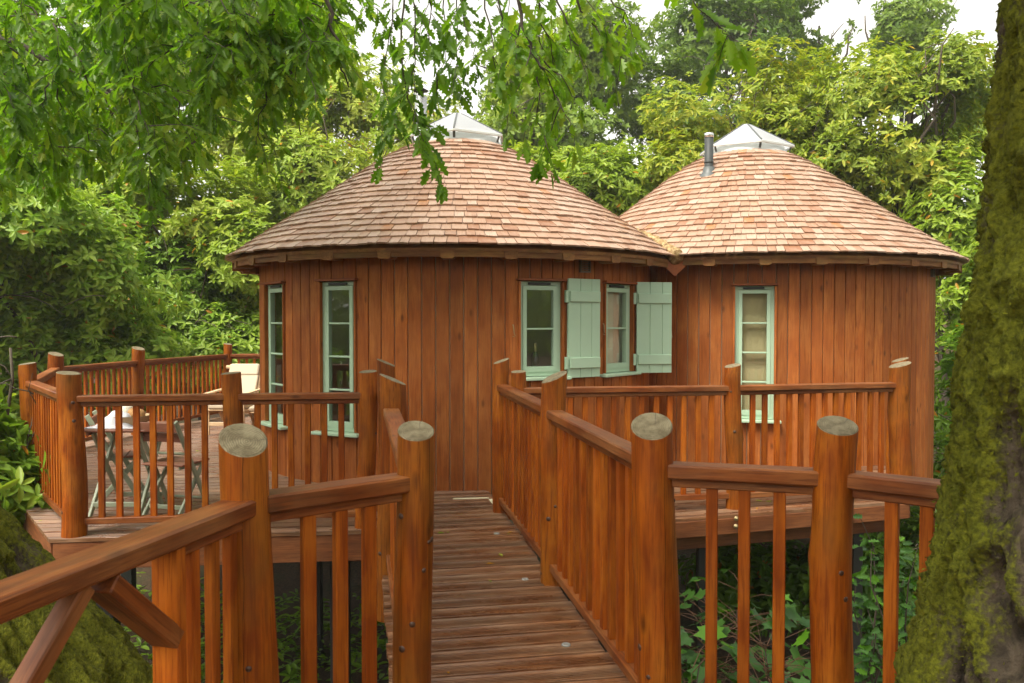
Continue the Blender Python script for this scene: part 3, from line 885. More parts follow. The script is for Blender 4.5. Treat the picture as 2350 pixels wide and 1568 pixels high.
def window(house, C, t0, t1, z0, z1, rows, hinge_side=-1):
    th = (t0 + t1) / 2; w = 2 * RW * math.sin(abs(t1 - t0) / 2)
    M = local(C, th, RW * math.cos((t1 - t0) / 2))
    cz, h = (z0 + z1) / 2, z1 - z0
    fy = -.05
    win = bars('window', M, w - .03, h - .02, cz, fy, .035, .06, M_SAGE, house)
    bars('sash', M, w - .105, h - .10, cz, fy + .012, .04, .05, M_SAGE, win)
    gw, gh = w - .185, h - .18
    for k in range(rows):
        pz = cz - gh / 2 + gh * (k + .5) / rows
        lbox('pane', M, (0, fy + .01, pz), (gw + .01, .006, gh / rows), M_GLASS, win, .001)
        if k: lbox('glazing_bar', M, (0, fy + .018, cz - gh / 2 + gh * k / rows), (gw + .01, .026, .018), M_SAGE, win)
    lbox('sill', M, (0, -.01, z0 - .012), (w + .12, .19, .032), M_SAGE, win, .006)
    lbox('head_board', M, (0, -.02, z1 + .008), (w + .05, .15, .022), M_TRIM, win)
    for s in (-1, 1):
        upright_m = M @ Matrix.Translation((s * (w / 2 - .004), -.04, cz))
        link('jamb', box_mesh(.022, .13, h - .02, M_WALL, .002), upright_m, win)
    lbox('trickle_vent', M, (-.01, fy + .04, z1 - .03), (w * .5, .02, .022), M_BLACK, win)
    for fz in (.18, .5, .82):
        lbox('hinge', M, (hinge_side * (w / 2 - .058), fy + .034, z0 + h * fz), (.012, .012, .07), M_SAGE, win)
    return win, M, w
def build_walls(house, C, Cother, opens, zb):
    # lining ring
    V, F, n = [], [], 120
    def inside(t):
        return any(a <= t <= b for a, b, _, _ in opens)
    lin_v, lin_f = [], []
    def seg(t0, t1, z0, z1):
        b = len(lin_v)
        for t in (t0, t1):
            for r in (RW - .02, RW - .10):
                for z in (z0, z1):
                    lin_v.append((r * math.cos(t), r * math.sin(t), z))
        lin_f.extend([(b, b + 4, b + 5, b + 1), (b + 2, b + 3, b + 7, b + 6), (b + 1, b + 5, b + 7, b + 3), (b, b + 2, b + 6, b + 4), (b, b + 1, b + 3, b + 2), (b + 4, b + 6, b + 7, b + 5)])
    cuts = sorted(opens); t = cuts[0][0]; spans = []
    for i, (a, b, z0, z1) in enumerate(cuts):
        nxt = cuts[i + 1][0] if i + 1 < len(cuts) else cuts[0][0] + 2 * math.pi
        spans.append((a, b, (z0, z1))); spans.append((b, nxt, None))
    planks = []
    for a, b, op in spans:
        k = max(1, round((b - a) * RW / .127))
        for i in range(k):
            u0, u1 = a + (b - a) * i / k, a + (b - a) * (i + 1) / k
            m = (u0 + u1) / 2
            px, py = C.x + RW * math.cos(m), C.y + RW * math.sin(m)
            if math.hypot(px - Cother.x, py - Cother.y) < RW - .06: continue
            rngs = [(zb, 2.36)] if not op else [(zb, op[0] - .028), (op[1] + .019, 2.36)]
            for z0, z1 in rngs:
                seg(u0, u1, z0, z1)
                planks.append((u0, u1, z0, z1))
    wall = link('wall', mesh('wall', lin_v, lin_f, M_PLASTER), Matrix.Translation((C.x, C.y, 0)), house)
    for u0, u1, z0, z1 in planks:
        w = 2 * RW * math.sin((u1 - u0) / 2) - .008
        M = local(C, (u0 + u1) / 2, RW * math.cos((u1 - u0) / 2) - .008 + random.uniform(-.0015, .0015))
        M = M @ Matrix.Translation((0, 0, (z0 + z1) / 2))
        link('plank', box_mesh(w, .022, z1 - z0, M_WALL, .006), M, wall)
    return wall
ZT, ZL, ZS = 1.985, 0.515, 1.055
h1 = thing('roundhouse', (C1.x, C1.y, 0), 'cedar-clad roundhouse with sage green shutters under a conical shingled roof', 'treehouse')
h2 = thing('roundhouse', (C2.x, C2.y, 0), 'cedar-clad roundhouse with a grey flue pipe on its shingled roof', 'treehouse')
w1 = (hit(611, C1), hit(655, C1)); w2 = (hit(735, C1), hit(818, C1)); w3 = (hit(1190, C1), hit(1291, C1)); w4 = (hit(1385, C1), hit(1450, C1))
w5 = (hit(1683, C2), hit(1780, C2))
op1 = [(w1[0], w1[1], ZL, ZT), (w2[0], w2[1], ZL, ZT), (w3[0], w3[1], ZS, ZT), (w4[0], w4[1], ZS, ZT)]
op1 = [(min(a, b), max(a, b), c, d) for a, b, c, d in op1]
op2 = [(min(w5), max(w5), ZL, ZT)]
build_walls(h1, C1, C2, op1, -.30)
build_walls(h2, C2, C1, op2, -.40)
roof1 = build_roof(h1, C1, PROF1, C2, PROF2, R(30), 4.10)
roof2 = build_roof(h2, C2, PROF2, C1, PROF1, R(-88), 4.25)
wins = [window(h1, C1, a, b, c, d, r) + ((a + b) / 2,) for (a, b, c, d), r in zip(op1, (4, 4, 2, 2))]
win5 = window(h2, C2, *op2[0], 4)
for w_, C_h, zb in ((wins[2], C1, ZS), (wins[3], C1, ZS)):
    win, M, w = w_[:3]
    # open shutter, hinged on the jamb and folded back along the wall
    sw, sh = .40, .97
    tang = math.atan2(M.to_3x3().col[0].y, M.to_3x3().col[0].x)
    rot = R(-9.5) if w_ is wins[2] else (tang - R(12))      # the second one stands away from the wall
    Ms = M @ Matrix.Translation((w / 2 + .035, .028, 0)) @ Matrix.Rotation(rot, 4, 'Z')
    cz = (ZS + ZT) / 2 + .005
    shut = lbox('shutter', Ms, (sw / 2 - .005, .0, cz), (sw - .012, .014, sh - .012), M_SAGE, C_h is C1 and h1 or h2)
    for k, (x0, x1) in enumerate(((0, .15), (.15, .29), (.29, .40))):
        lbox('shutter_board', Ms, ((x0 + x1) / 2, .012, cz), (x1 - x0 - .002, .022, sh), M_SAGE, shut, .004)
    for dz in (-.34, .31):
        lbox('batten', Ms, (sw / 2, .033, cz + dz), (sw - .025, .022, .105), M_SAGE, shut, .005)
        lbox('hinge', Ms, (-.022, .02, cz + dz), (.03, .03, .12), M_SAGE, shut)
def hook(px, py, C, house):
    th = hit(px, C)
    M = local(C, th)
    p = M.translation
    z = EYE + (736 - py) * p.y / FPX
    pts = [(0, .012, z), (0.004, .02, z - .02), (0.012, .02, z - .09), (.022, .02, z - .105), (.015, .02, z - .118), (-.004, .02, z - .11)]
    tube_obj('cabin_hook', [([M @ Vector(q) for q in pts], [.006, .005, .004, .004, .004, .003])], M_BRASS, house, 6)
hook(1176, 745, C1, h1); hook(1541, 752, C2, h2); hook(627, 1040, C1, h1); hook(1382, 742, C1, h1)
M_VENT = plain('vent_brown', (0.12, 0.085, 0.05), .6)
def vent(px, y0, y1, wd, C, house):
    th = hit(px, C); M = local(C, th); yy = M.translation.y
    z0, z1 = EYE + (736 - y1) * yy / FPX, EYE + (736 - y0) * yy / FPX
    v = bars('wall_vent', M, wd, z1 - z0, (z0 + z1) / 2, .012, .012, .03, M_VENT, house)
    k = 6
    for i in range(k):
        lbox('louvre', M, (0, .012, z0 + (z1 - z0) * (i + .5) / k), (wd - .02, .016, .008), M_VENT, v, .001)
vent(1340, 598, 626, .135, C1, h1); vent(2136, 613, 636, .135, C2, h2)

# valley between the two roofs
mid = (C1 + C2) / 2; ax = (C2 - C1); half = ax.length / 2; ax.normalize(); pp = Vector((ax.y, -ax.x))
pts, rad = [], []
for i in range(26):
    t = 1.77 - i * .058
    p = mid + pp * t; r = math.hypot(half, t)
    z = (roof_z(PROF1, min(r, 2.615)) + roof_z(PROF2, min(r, 2.615))) / 2 + .012 - (0.03 if i == 0 else 0)
    pts.append((p.x, p.y, z)); rad.append((.086 - .0016 * i) * (1 + .18 * math.sin(i * 2.3)) if i < 24 else .01)
tube_obj('valley_log', [(pts, rad)], M_FOAM, h1, 12)
e = mid + pp * 1.70; er = Vector((pp.x, pp.y, 0)); tx = Vector((ax.x, ax.y, 0))
V = []
for d in (0, .025):
    V += [Vector((e.x, e.y, 0)) + er * d + tx * u + Vector((0, 0, v)) for u, v in ((-.13, 2.19), (0, 2.08), (.13, 2.19), (.10, 2.25), (-.10, 2.25))]
link('valley_end_board', mesh('valley_end_board', V, [(0, 1, 2, 3, 4), (9, 8, 7, 6, 5)] + [(k, 5 + k, 5 + (k + 1) % 5, (k + 1) % 5) for k in range(5)], M_TRIM), None, h1)

# flues
def flue(house, x, y, z, h, r, mat, cap):
    f = lathe('flue_pipe', [(r, z - .1), (r, z + h), (r * .85, z + h), (r * .85, z + h - .1)], mat, Matrix.Translation((x, y, 0)), house, 20)
    lathe('flashing', [(r * 2.5, z - .085), (r * 2.2, z - .055), (r * 1.4, z - .01), (r * 1.2, z + .05), (r * 1.02, z + .052)], M_STEEL, Matrix.Translation((x, y, 0)), f, 20)
    lathe('collar', [(r * 1.03, z + h * .22), (r * 1.1, z + h * .22), (r * 1.1, z + h * .25), (r * 1.03, z + h * .25)], mat, Matrix.Translation((x, y, 0)), f, 20)
    if cap:
        lathe('cowl', [(r * .5, z + h), (r * .5, z + h + .07), (r * 1.3, z + h + .075), (0.0, z + h + .13)], M_BLACK, Matrix.Translation((x, y, 0)), f, 20)
    else:
        lathe('rim_band', [(r * 1.02, z + h - .05), (r * 1.07, z + h - .05), (r * 1.07, z + h), (r * .9, z + h + .004)], M_BRIGHT, Matrix.Translation((x, y, 0)), f, 20)
flue(h2, 2.465, 10.42, 3.47, .47, .055, M_FLUE, False)
fl = at(966, 300, 10.3)
flue(h1, fl.x, fl.y, 3.60, .76, .075, M_BRIGHT, True)
# lead slate under the flue
er = (Vector((2.465, 10.45)) - C2).normalized()
# floors inside
for C, hs in ((C1, h1), (C2, h2)):
    lathe('floor', [(0.0, .03), (RW - .1, .03), (RW - .1, -.05), (0, -.05)], M_JOIST, Matrix.Translation((C.x, C.y, 0)), hs, 48, False)
# what hangs or stands behind the panes
def blind(name, M, w, z0, z1, label, cat, folds, depth=-.10, mat=M_BLIND):
    V, F = [], []
    for i in range(folds * 6 + 1):
        f = i / (folds * 6)
        y = depth + (.018 * abs(math.sin(f * folds * math.pi)))
        V += [(-w / 2, y, z1 + (z0 - z1) * f), (w / 2, y, z1 + (z0 - z1) * f)]
    for i in range(folds * 6): F.append((2 * i, 2 * i + 1, 2 * i + 3, 2 * i + 2))
    n = len(V); V += [(a, b - .006, c) for a, b, c in V]
    F += [tuple(n + q for q in f)[::-1] for f in F]
    tag(link(name, mesh(name, V, F, mat, True), M), label, cat)
blind('window_blind', win5[1], win5[2] - .06, ZL + .02, ZT - .03, 'cream linen blind drawn down behind the tall window beside the side deck', 'blind', 5)
blind('window_curtain', wins[3][1], .30, ZS + .02, ZT - .03, 'beige curtain behind the narrow window between the two shutters', 'curtain', 2, mat=M_PLASTER)
M3 = wins[2][1]
def on3(x, y, z): return M3 @ Matrix.Translation((x, y, z))
lbox('window_board', M3, (0, -.22, ZS + .0), (.5, .22, .025), M_TRIM, wins[2][0])
wb = lathe('wine_bottle', [(0.0, 0), (.038, 0), (.04, .01), (.04, .15), (.033, .19), (.015, .23), (.014, .25)], plain('bottle_glass', (.006, .02, .008), .12), on3(.035, -.20, ZS + .013), None, 16)
tag(wb, 'dark green wine bottle with gold foil standing behind the shuttered window pane', 'bottle')
lathe('foil', [(.0155, .22), (.0165, .25), (.0165, .31), (.0, .312)], M_BRASS, on3(.035, -.20, ZS + .013), wb, 14)
gb = lbox('greeting_card', M3, (.02, -.135, ZS + .048), (.11, .03, .07), M_WHITE, None)
tag(gb, 'small white card propped in front of the wine bottle at the window', 'card')
# ------------------------------------------------------------------ terrace furniture
def folding_chair(x, y, rz, label):
    t = thing('folding_chair', (x, y, 0), label, 'chair', 'folding chairs on the terrace')
    T = Matrix.Translation((x, y, 0)) @ Matrix.Rotation(rz, 4, 'Z')
    P = lambda a, b, c: T @ Vector((a, b, c))
    n = (T.to_3x3() @ Vector((1, 0, 0)))
    for s in (-1, 1):                       # faces local +Y; the back is at -Y
        upright('leg', P(s * .185, .20, 0), P(s * .185, -.24, .80), .022, .04, M_CHAIR_GREEN, t, face=T.to_3x3() @ Vector((0, -1, .4)))
        upright('leg', P(s * .16, -.20, 0), P(s * .16, .17, .43), .022, .04, M_CHAIR_GREEN, t, face=T.to_3x3() @ Vector((0, -1, -.4)))
    for i in range(5):
        beam('seat_slat', P(-.19, -.13 + i * .075, .435), P(.19, -.13 + i * .075, .435), .066, .018, M_SLAT, t)
    for s in (-1, 1): beam('seat_rail', P(s * .15, -.15, .415), P(s * .15, .19, .415), .022, .03, M_CHAIR_GREEN, t)
    for z in (.66, .745):
        yb = .20 - .44 * z / .80
        beam('back_slat', P(-.18, yb + .008, z), P(.18, yb + .008, z), .016, .075, M_SLAT, t)
    for z in (.12, .52):
        yb = .20 - .44 * z / .80
        tube_obj('rung', [([P(-.185, yb, z), P(.185, yb, z)], [.011, .011])], M_CHAIR_GREEN, t, 8)
    beam('rung', P(-.16, -.20 + .37 * .2, .09), P(.16, -.20 + .37 * .2, .09), .02, .035, M_CHAIR_GREEN, t)
    return t
folding_chair(-2.78, 6.80, R(-14), 'folding chair with its slatted back turned to the terrace balusters')
folding_chair(-3.42, 7.22, R(-72), 'folding chair tucked under the slatted table with its legs crossed')
TX, TY = -3.22, 6.92
tb = thing('folding_table', (TX, TY, 0), 'small folding table with slatted brown top and green crossed legs', 'table')
for i in range(6):
    beam('top_slat', (TX - .30, TY - .25 + i * .1, .712), (TX + .30, TY - .25 + i * .1, .712), .092, .02, M_SLAT, tb)
for s in (-1, 1):
    beam('top_rail', (TX + s * .2, TY - .28, .69), (TX + s * .2, TY + .28, .69), .03, .03, M_SLAT, tb)
    upright('leg', (TX + s * .2, TY - .26, 0), (TX + s * .2, TY + .24, .69), .024, .042, M_CHAIR_GREEN, tb, face=(0, -1, .8))
    upright('leg', (TX + s * .17, TY + .26, 0), (TX + s * .17, TY - .24, .69), .024, .042, M_CHAIR_GREEN, tb, face=(0, -1, -.8))
    beam('rung', (TX - .2, TY + s * .2, .1), (TX + .2, TY + s * .2, .1), .022, .04, M_CHAIR_GREEN, tb)
def basket():
    bx, by, bz = TX + .01, TY - .05, .722
    b = thing('bread_basket', (bx, by, bz), 'bread basket with a rumpled white napkin spilling over the table edge', 'basket')
    lathe('wicker_bowl', [(0.0, .004), (.12, .004), (.165, .085), (.17, .09), (.155, .085), (.11, .02), (0, .02)], plain('wicker', (.46, .33, .18), .8, var=.35, scale=120), Matrix.Translation((bx + .02, by + .03, bz)), b, 24)
    V, F, n, m = [], [], 22, 16
    nz = vnoise(5, 8, 9)
    for j in range(m):
        for i in range(n):
            u, v = i / (n - 1) - .5, j / (m - 1) - .5
            r = math.hypot(u, v)
            X = u * .40 - .06; Y = v * .34 - .02
            z = .105 - .50 * max(0, r - .22) + .055 * nz(u * 2.6, v * 2.6, .3)
            if z < .006: z = .006 + .004 * nz(u * 9, v * 9, 1)
            V.append((bx + X, by + Y, bz + z))
    for j in range(m - 1):
        for i in range(n - 1): F.append((j * n + i, j * n + i + 1, (j + 1) * n + i + 1, (j + 1) * n + i))
    o = link('napkin', mesh('napkin', V, F, M_WHITE, True), None, b)
    so = o.modifiers.new('thickness', 'SOLIDIFY'); so.thickness = .003
    for dx, dy, rr in ((.07, .05, .055), (.12, .0, .045), (.02, .10, .05)):
        lathe('bread_roll', [(0.0, .0), (rr * .8, .005), (rr, .03), (rr * .75, .055), (rr * .3, .068), (0, .07)], M_BREAD, Matrix.Translation((bx + dx, by + dy, bz + .075)) @ Matrix.Rotation(R(20), 4, 'X'), b, 14)
basket()
jug = lathe('sugar_jar', [(0.0, 0), (.034, 0), (.04, .01), (.047, .09), (.048, .13), (.044, .132)], plain('cream_ceramic', (.72, .66, .54), .3, var=.03), Matrix.Translation((TX - .10, TY + .20, .722)), None, 20)
tag(jug, 'cream pottery jar with a gold knob on the folding table', 'jar')
lathe('lid', [(.049, .132), (.03, .155), (.008, .165), (.006, .172)], plain('cream_lid', (.72, .66, .54), .3, var=.03), Matrix.Translation((TX - .10, TY + .20, .722)), jug, 20)
lathe('knob', [(.006, .170), (.012, .178), (.012, .188), (0, .195)], M_BRASS, Matrix.Translation((TX - .10, TY + .20, .722)), jug, 12)

def lounger(x, y, rz, label, foot):
    t = thing('steamer_chair', (x, y, 0), label, 'lounger', 'steamer loungers on the terrace')
    T = Matrix.Translation((x, y, 0)) @ Matrix.Rotation(rz, 4, 'Z')          # faces local -Y
    P = lambda a, b, c: T @ Vector((a, b, c))
    N3 = T.to_3x3()
    def cushion(name, p0, p1, w, th, up):
        M = frame((Vector(p0) + Vector(p1)) / 2, Vector(p1) - Vector(p0), up)
        L = (Vector(p1) - Vector(p0)).length
        o = link(name, box_mesh(L, w, th, M_CREAM, .03), M, t)
        b = o.modifiers.new('soft', 'BEVEL'); b.width = .012; b.segments = 2
        return o
    for s in (-1, 1):
        beam('side_rail', P(s * .25, -.28, .33), P(s * .25, .32, .30), .03, .05, M_TEAK, t)
        upright('leg', P(s * .25, -.26, 0), P(s * .25, -.26, .56), .045, .03, M_TEAK, t)
        upright('leg', P(s * .25, .42, 0), P(s * .25, .10, .33), .045, .03, M_TEAK, t)
        beam('armrest', P(s * .28, -.33, .575), P(s * .28, .34, .60), .06, .024, M_TEAK, t)
        upright('back_stile', P(s * .23, .22, .33), P(s * .23, .52, .95), .03, .03, M_TEAK, t, face=N3 @ Vector((0, -1, .3)))
    beam('stretcher', P(-.25, -.26, .16), P(.25, -.26, .16), .022, .05, M_TEAK, t)
    for i in range(6):
        beam('seat_slat', P(-.24, -.26 + i * .1, .355 - i * .004), P(.24, -.26 + i * .1, .355 - i * .004), .06, .018, M_TEAK, t)
    cushion('seat_cushion', P(0, -.30, .405), P(0, .24, .385), .46, .07, (0, 0, 1))
    cushion('back_cushion', P(0, .20, .40), P(0, .42, .80), .45, .06, N3 @ Vector((0, -1, .5)))
    cushion('head_cushion', P(0, .405, .79), P(0, .48, .955), .44, .075, N3 @ Vector((0, -1, .45)))
    tube_obj('head_bar', [([P(-.31, .53, .91), P(.31, .53, .91)], [.028, .028])], M_TEAK, t, 10)
    if foot:
        for i in range(5): beam('foot_slat', P(-.23, -.85 + i * .1, .30), P(.23, -.85 + i * .1, .30), .06, .016, M_TEAK, t)
        cushion('foot_cushion', P(0, -.88, .345), P(0, -.36, .36), .44, .065, (0, 0, 1))
        for s in (-1, 1):
            upright('foot_leg', P(s * .2, -.85, 0), P(s * .2, -.55, .29), .03, .024, M_TEAK, t)
            upright('foot_leg', P(s * .2, -.55, 0), P(s * .2, -.85, .29), .03, .024, M_TEAK, t)
    return T
lounger(-3.97, 11.75, R(-4), 'pale steamer lounger with cream cushion facing the dining table', False)
TL = lounger(-3.55, 12.55, R(3), 'pale steamer lounger with raised footrest half hidden by the roundhouse wall', True)
gp = TL @ Vector((-.28, .10, .608))
cg = lathe('champagne_glass', [(0.0, 0), (.032, .002), (.006, .008), (.004, .09), (.018, .115), (.027, .16), (.024, .215)], M_CLEAR, Matrix.Translation(gp), None, 16)
tag(cg, 'half-full champagne flute standing on the armrest of the hidden lounger', 'glass')
lathe('champagne', [(.0, .10), (.016, .118), (.0245, .155), (0, .156)], plain('champagne', (.75, .45, .2), .1), Matrix.Translation(gp), cg, 14)

# ------------------------------------------------------------------ leaves
def template(half, fold, droop=0.0):
    """leaf from its half outline [(x, y)...] running base to tip; returns verts, faces"""
    n = len(half)
    r = [(x, y, fold * x - droop * y * y) for x, y in half]
    l = [(-x, y, fold * x - droop * y * y) for x, y in half[1:-1]]
    V = r + l
    right = list(range(n))
    left = [0, n - 1] + [n + k for k in range(n - 3, -1, -1)]
    return np.array(V, float), [right, left]
T_OAK = template([(0, 0), (.05, .14), (.17, .18), (.10, .30), (.27, .40), (.13, .50), (.27, .63), (.11, .72), (.15, .86), (0, 1)], .25, .18)
T_LONG = template([(0, 0), (.12, .18), (.185, .50), (.13, .80), (0, 1)], .35, .16)
T_FAR = template([(0, 0), (.26, .45), (0, 1)], .3, .1)
T_SYC = template([(0, 0), (.22, -.10), (.34, .02), (.52, .06), (.40, .24), (.62, .50), (.36, .52), (.17, .62), (.12, .82), (0, 1)], .22, .2)
T_HOLLY = template([(0, 0), (.24, .08), (.13, .2), (.32, .32), (.15, .43), (.31, .57), (.13, .67), (.21, .82), (.07, .86), (0, 1)], .5, .1)

def norm(a): return a / np.maximum(1e-9, np.linalg.norm(a, axis=-1, keepdims=True))
def leaf_obj(name, tpl, pos, axis, nrm, size, tint, mat, parent=None):
    """one mesh of many leaves: each grows from pos along axis, facing nrm"""
    V, Fs = tpl
    pos, axis = np.asarray(pos, float), norm(np.asarray(axis, float))
    nrm = np.asarray(nrm, float)
    side = norm(np.cross(axis, nrm)); up = np.cross(side, axis)
    n, k = len(pos), len(V)
    size = np.asarray(size, float)
    L = V[None, :, :] * size[:, None, None]
    W = pos[:, None, :] + L[:, :, 0:1] * side[:, None, :] + L[:, :, 1:2] * axis[:, None, :] + L[:, :, 2:3] * up[:, None, :]
    per = [len(f) for f in Fs]
    loops = np.concatenate([np.array(f) for f in Fs])
    allv = (loops[None, :] + (np.arange(n) * k)[:, None]).ravel()
    starts1 = np.concatenate([[0], np.cumsum(per)[:-1]])
    starts = (starts1[None, :] + (np.arange(n) * sum(per))[:, None]).ravel()
    me = bpy.data.meshes.new(name)
    me.vertices.add(n * k); me.vertices.foreach_set('co', W.ravel())
    me.loops.add(len(allv)); me.loops.foreach_set('vertex_index', allv.astype(np.int32))
    me.polygons.add(len(starts))
    me.polygons.foreach_set('loop_start', starts.astype(np.int32))
    me.materials.append(mat)
    a = me.attributes.new('tint', 'FLOAT', 'FACE')
    a.data.foreach_set('value', np.repeat(np.asarray(tint, float), len(Fs)))
    me.update(calc_edges=True)
    return link(name, me, None, parent)
def fourier(seed, n=10, f=1.0):
    g = np.random.default_rng(seed)
    K = g.normal(size=(n, 3)) * f; ph = g.uniform(0, 6.28, n)
    return lambda P: np.sin(P @ K.T + ph).sum(1) / math.sqrt(n)
def rand_dirs(n):
    return norm(RNG.normal(size=(n, 3)))

def crown_points(blobs, n, seed, gap=-0.55, freq=1.3):
    """cluster centres spread through uneven ellipsoids, with gaps; also the outward direction"""
    vol = np.array([b[1][0] * b[1][1] * b[1][2] for b in blobs]) ** (2 / 3); vol = vol / vol.sum()
    fn, fg = fourier(seed, 10, 1.6), fourier(seed + 1, 12, freq)
    P, O = [], []
    for b, v in zip(blobs, vol):
        m = int(n * v * 1.6) + 10
        d = rand_dirs(m)
        r = RNG.uniform(0.0, 1, m) ** 0.42
        c = np.array(b[0]); ra = np.array(b[1])
        lump = 0.86 + 0.17 * fn(d * 2.2 + c)
        p = c + d * ra * (r * lump)[:, None]
        keep = fg(p) > gap
        P.append(p[keep]); O.append(norm(d / ra)[keep])
    P, O = np.concatenate(P), np.concatenate(O)
    i = RNG.permutation(len(P))[:n]
    return P[i], O[i]
def whorls(P, O, k, length, spread=(55, 100), up=0.6):
    """k leaves round each cluster centre"""
    n = len(P)
    ax = norm(O * 0.8 + rand_dirs(n) * 0.45 + np.array([0, 0, up]))
    tmp = norm(np.cross(ax, rand_dirs(n))); b2 = np.cross(ax, tmp)
    ph = (np.arange(k) / k * 2 * np.pi)[None, :] + RNG.uniform(0, 6.28, (n, 1)) + RNG.normal(0, .25, (n, k))
    tl = np.radians(RNG.uniform(spread[0], spread[1], (n, k)))
    rad = np.cos(ph)[..., None] * tmp[:, None, :] + np.sin(ph)[..., None] * b2[:, None, :]
    axis = np.cos(tl)[..., None] * ax[:, None, :] + np.sin(tl)[..., None] * rad
    axis[..., 2] -= 0.12
    nr = np.sin(tl)[..., None] * ax[:, None, :] - np.cos(tl)[..., None] * rad + RNG.normal(0, .18, (n, k, 3))
    pos = np.repeat(P[:, None, :], k, 1) + ax[:, None, :] * RNG.uniform(-.04, .04, (n, k, 1))
    size = length * RNG.uniform(.65, 1.2, (n, k)) * RNG.uniform(.85, 1.15, (n, 1))
    return pos.reshape(-1, 3), axis.reshape(-1, 3), nr.reshape(-1, 3), size.ravel(), n, k
def limb_paths(base, top, blobs, n, r0, seed, wander=.12):
    """trunk from base to top and crooked limbs out into the blobs"""
    rr = random.Random(seed)
    base, top = Vector(base), Vector(top)
    def crooked(a, b, ra, rb, k=7, w=wander):
        pts, rad = [], []
        L = (b - a).length
        off = Vector((0, 0, 0))
        for i in range(k + 1):
            f = i / k
            if 0 < i < k: off = off * .6 + Vector((rr.gauss(0, w * L / 3), rr.gauss(0, w * L / 3), rr.gauss(0, w * L / 5)))
            pts.append(a.lerp(b, f) + off * (1 if i < k else .5) + Vector((0, 0, .10 * L * math.sin(f * math.pi) * (1 if k > 4 else .3))))
            rad.append(ra + (rb - ra) * f)
        return pts, rad
    trunk = crooked(base, top, r0, max(.012, r0 * .12), 9, .06)
    limbs = []
    for _ in range(n):
        c, ra = rr.choice(blobs)
        d = Vector((rr.gauss(0, 1), rr.gauss(0, 1) - .3, rr.gauss(.2, .8))).normalized()
        tip = Vector(c) + Vector((d.x * ra[0], d.y * ra[1], d.z * ra[2])) * .85
        i = rr.randint(2, len(trunk[0]) - 2)
        r_ = trunk[1][i] * .55
        lb = crooked(trunk[0][i], tip, r_, r_ * .18)
        limbs.append(lb)
        for _ in range(3):
            j = rr.randint(2, 6)
            tip2 = lb[0][j] + Vector((rr.gauss(0, 1), rr.gauss(0, 1), rr.gauss(.3, .6))).normalized() * min(ra) * rr.uniform(.35, .7)
            limbs.append(crooked(lb[0][j], tip2, lb[1][j] * .6, .008, 5))
    return trunk, limbs
SEED = [100]
def bush(name, label, cat, group, blobs, n, k, length, mat, tint=(0.5, .22), base=None, r0=.09, limbs=8, tpl=T_LONG, gap=-.6, freq=1.3, spread=(55, 100), up=.6, trunk_mat=None):
    SEED[0] += 7
    c0 = blobs[0][0]
    base = base or (c0[0], c0[1], ground_z(c0[0], c0[1]) - .1)
    t = thing(name, base, label, cat, group)
    hi = max(blobs, key=lambda b: b[0][2])
    trunk, lb = limb_paths(base, hi[0], blobs, limbs, r0, SEED[0])
    tube_obj('trunk', [trunk], trunk_mat or M_LIMB, t, 9)
    if lb: tag(tube_obj('limbs', lb, trunk_mat or M_LIMB, t, 6), kind='stuff')
    P, O = crown_points(blobs, n, SEED[0], gap, freq)
    pos, axis, nr, size, m, kk = whorls(P, O, k, length, spread, up)
    # leaf colour: a clump of shoots shares a tone, single leaves vary, a few turn yellow
    fn = fourier(SEED[0] + 3, 8, .9)
    tn = np.repeat(tint[0] + .16 * fn(P) + RNG.normal(0, .08, m), kk) + RNG.normal(0, tint[1] * .5, m * kk)
    tn = np.clip(tn, 0, .9)
    odd = RNG.random(m * kk) < .012
    tn[odd] = 1.0
    leaf_obj('crown', tpl, pos, axis, nr, size, tn, mat, t)
    return t

def B(x, y, Y, rx, ry, rz): p = at(x, y, Y); return ((p.x, p.y, p.z), (rx, ry, rz))
RH = 'rhododendrons round the terrace'
# ---- rhododendrons and laurels, terrace side, from the corner post backwards
bush('rhododendron', 'dark glossy rhododendron crowding the outer corner post of the terrace', 'shrub', RH,
     [B(20, 800, 7.6, .75, .7, .75), B(-60, 980, 7.0, .8, .8, .9), B(10, 1130, 7.2, .45, .5, .4)], 620, 7, .15, L_DARK, (.6, .25), gap=-.9, r0=.03)
bush('rhododendron', 'deep green rhododendron bank behind the terrace corner with drooping leaf rosettes', 'shrub', RH,
     [B(150, 640, 13.5, 1.9, 1.3, 1.6), B(-20, 560, 12.5, 1.7, 1.3, 1.8), B(60, 800, 12.5, 1.5, 1.2, 1.2), B(235, 850, 14.0, 1.5, 1.0, 1.1), B(120, 900, 12.8, 1.3, .9, 1.0)], 5000, 7, .15, L_DARK, (.72, .3), gap=-.55, limbs=5)
bush('rhododendron', 'broad rhododendron behind the empty steamer lounger, mid green with dark hollows', 'shrub', RH,
     [B(380, 690, 16.2, 1.9, 1.2, 1.6), B(500, 800, 16.0, 1.7, 1.1, 1.2), B(280, 820, 14.8, 1.4, 1.1, 1.1)], 3800, 7, .15, L_DARK, (.78, .3), gap=-.5, limbs=14)
bush('rhododendron', 'pale yellow-green rhododendron touching the low eaves above the terrace', 'shrub', RH,
     [B(470, 500, 16.8, 1.9, 1.3, 1.2), B(580, 600, 16.4, 1.3, 1.1, 1.4), B(330, 470, 16, 1.6, 1.2, 1.0)], 3800, 7, .15, L_MID, (.62, .25), gap=-.5, limbs=12)
bush('rhododendron', 'light green rhododendron rising in a slope behind the first shingled roof', 'shrub', RH,
     [B(700, 420, 18.5, 2.2, 1.5, 1.7), B(850, 330, 19.5, 2.0, 1.5, 1.4), B(620, 330, 19, 2.0, 1.5, 1.5)], 4200, 7, .15, L_MID, (.72, .25), gap=-.5, limbs=12)
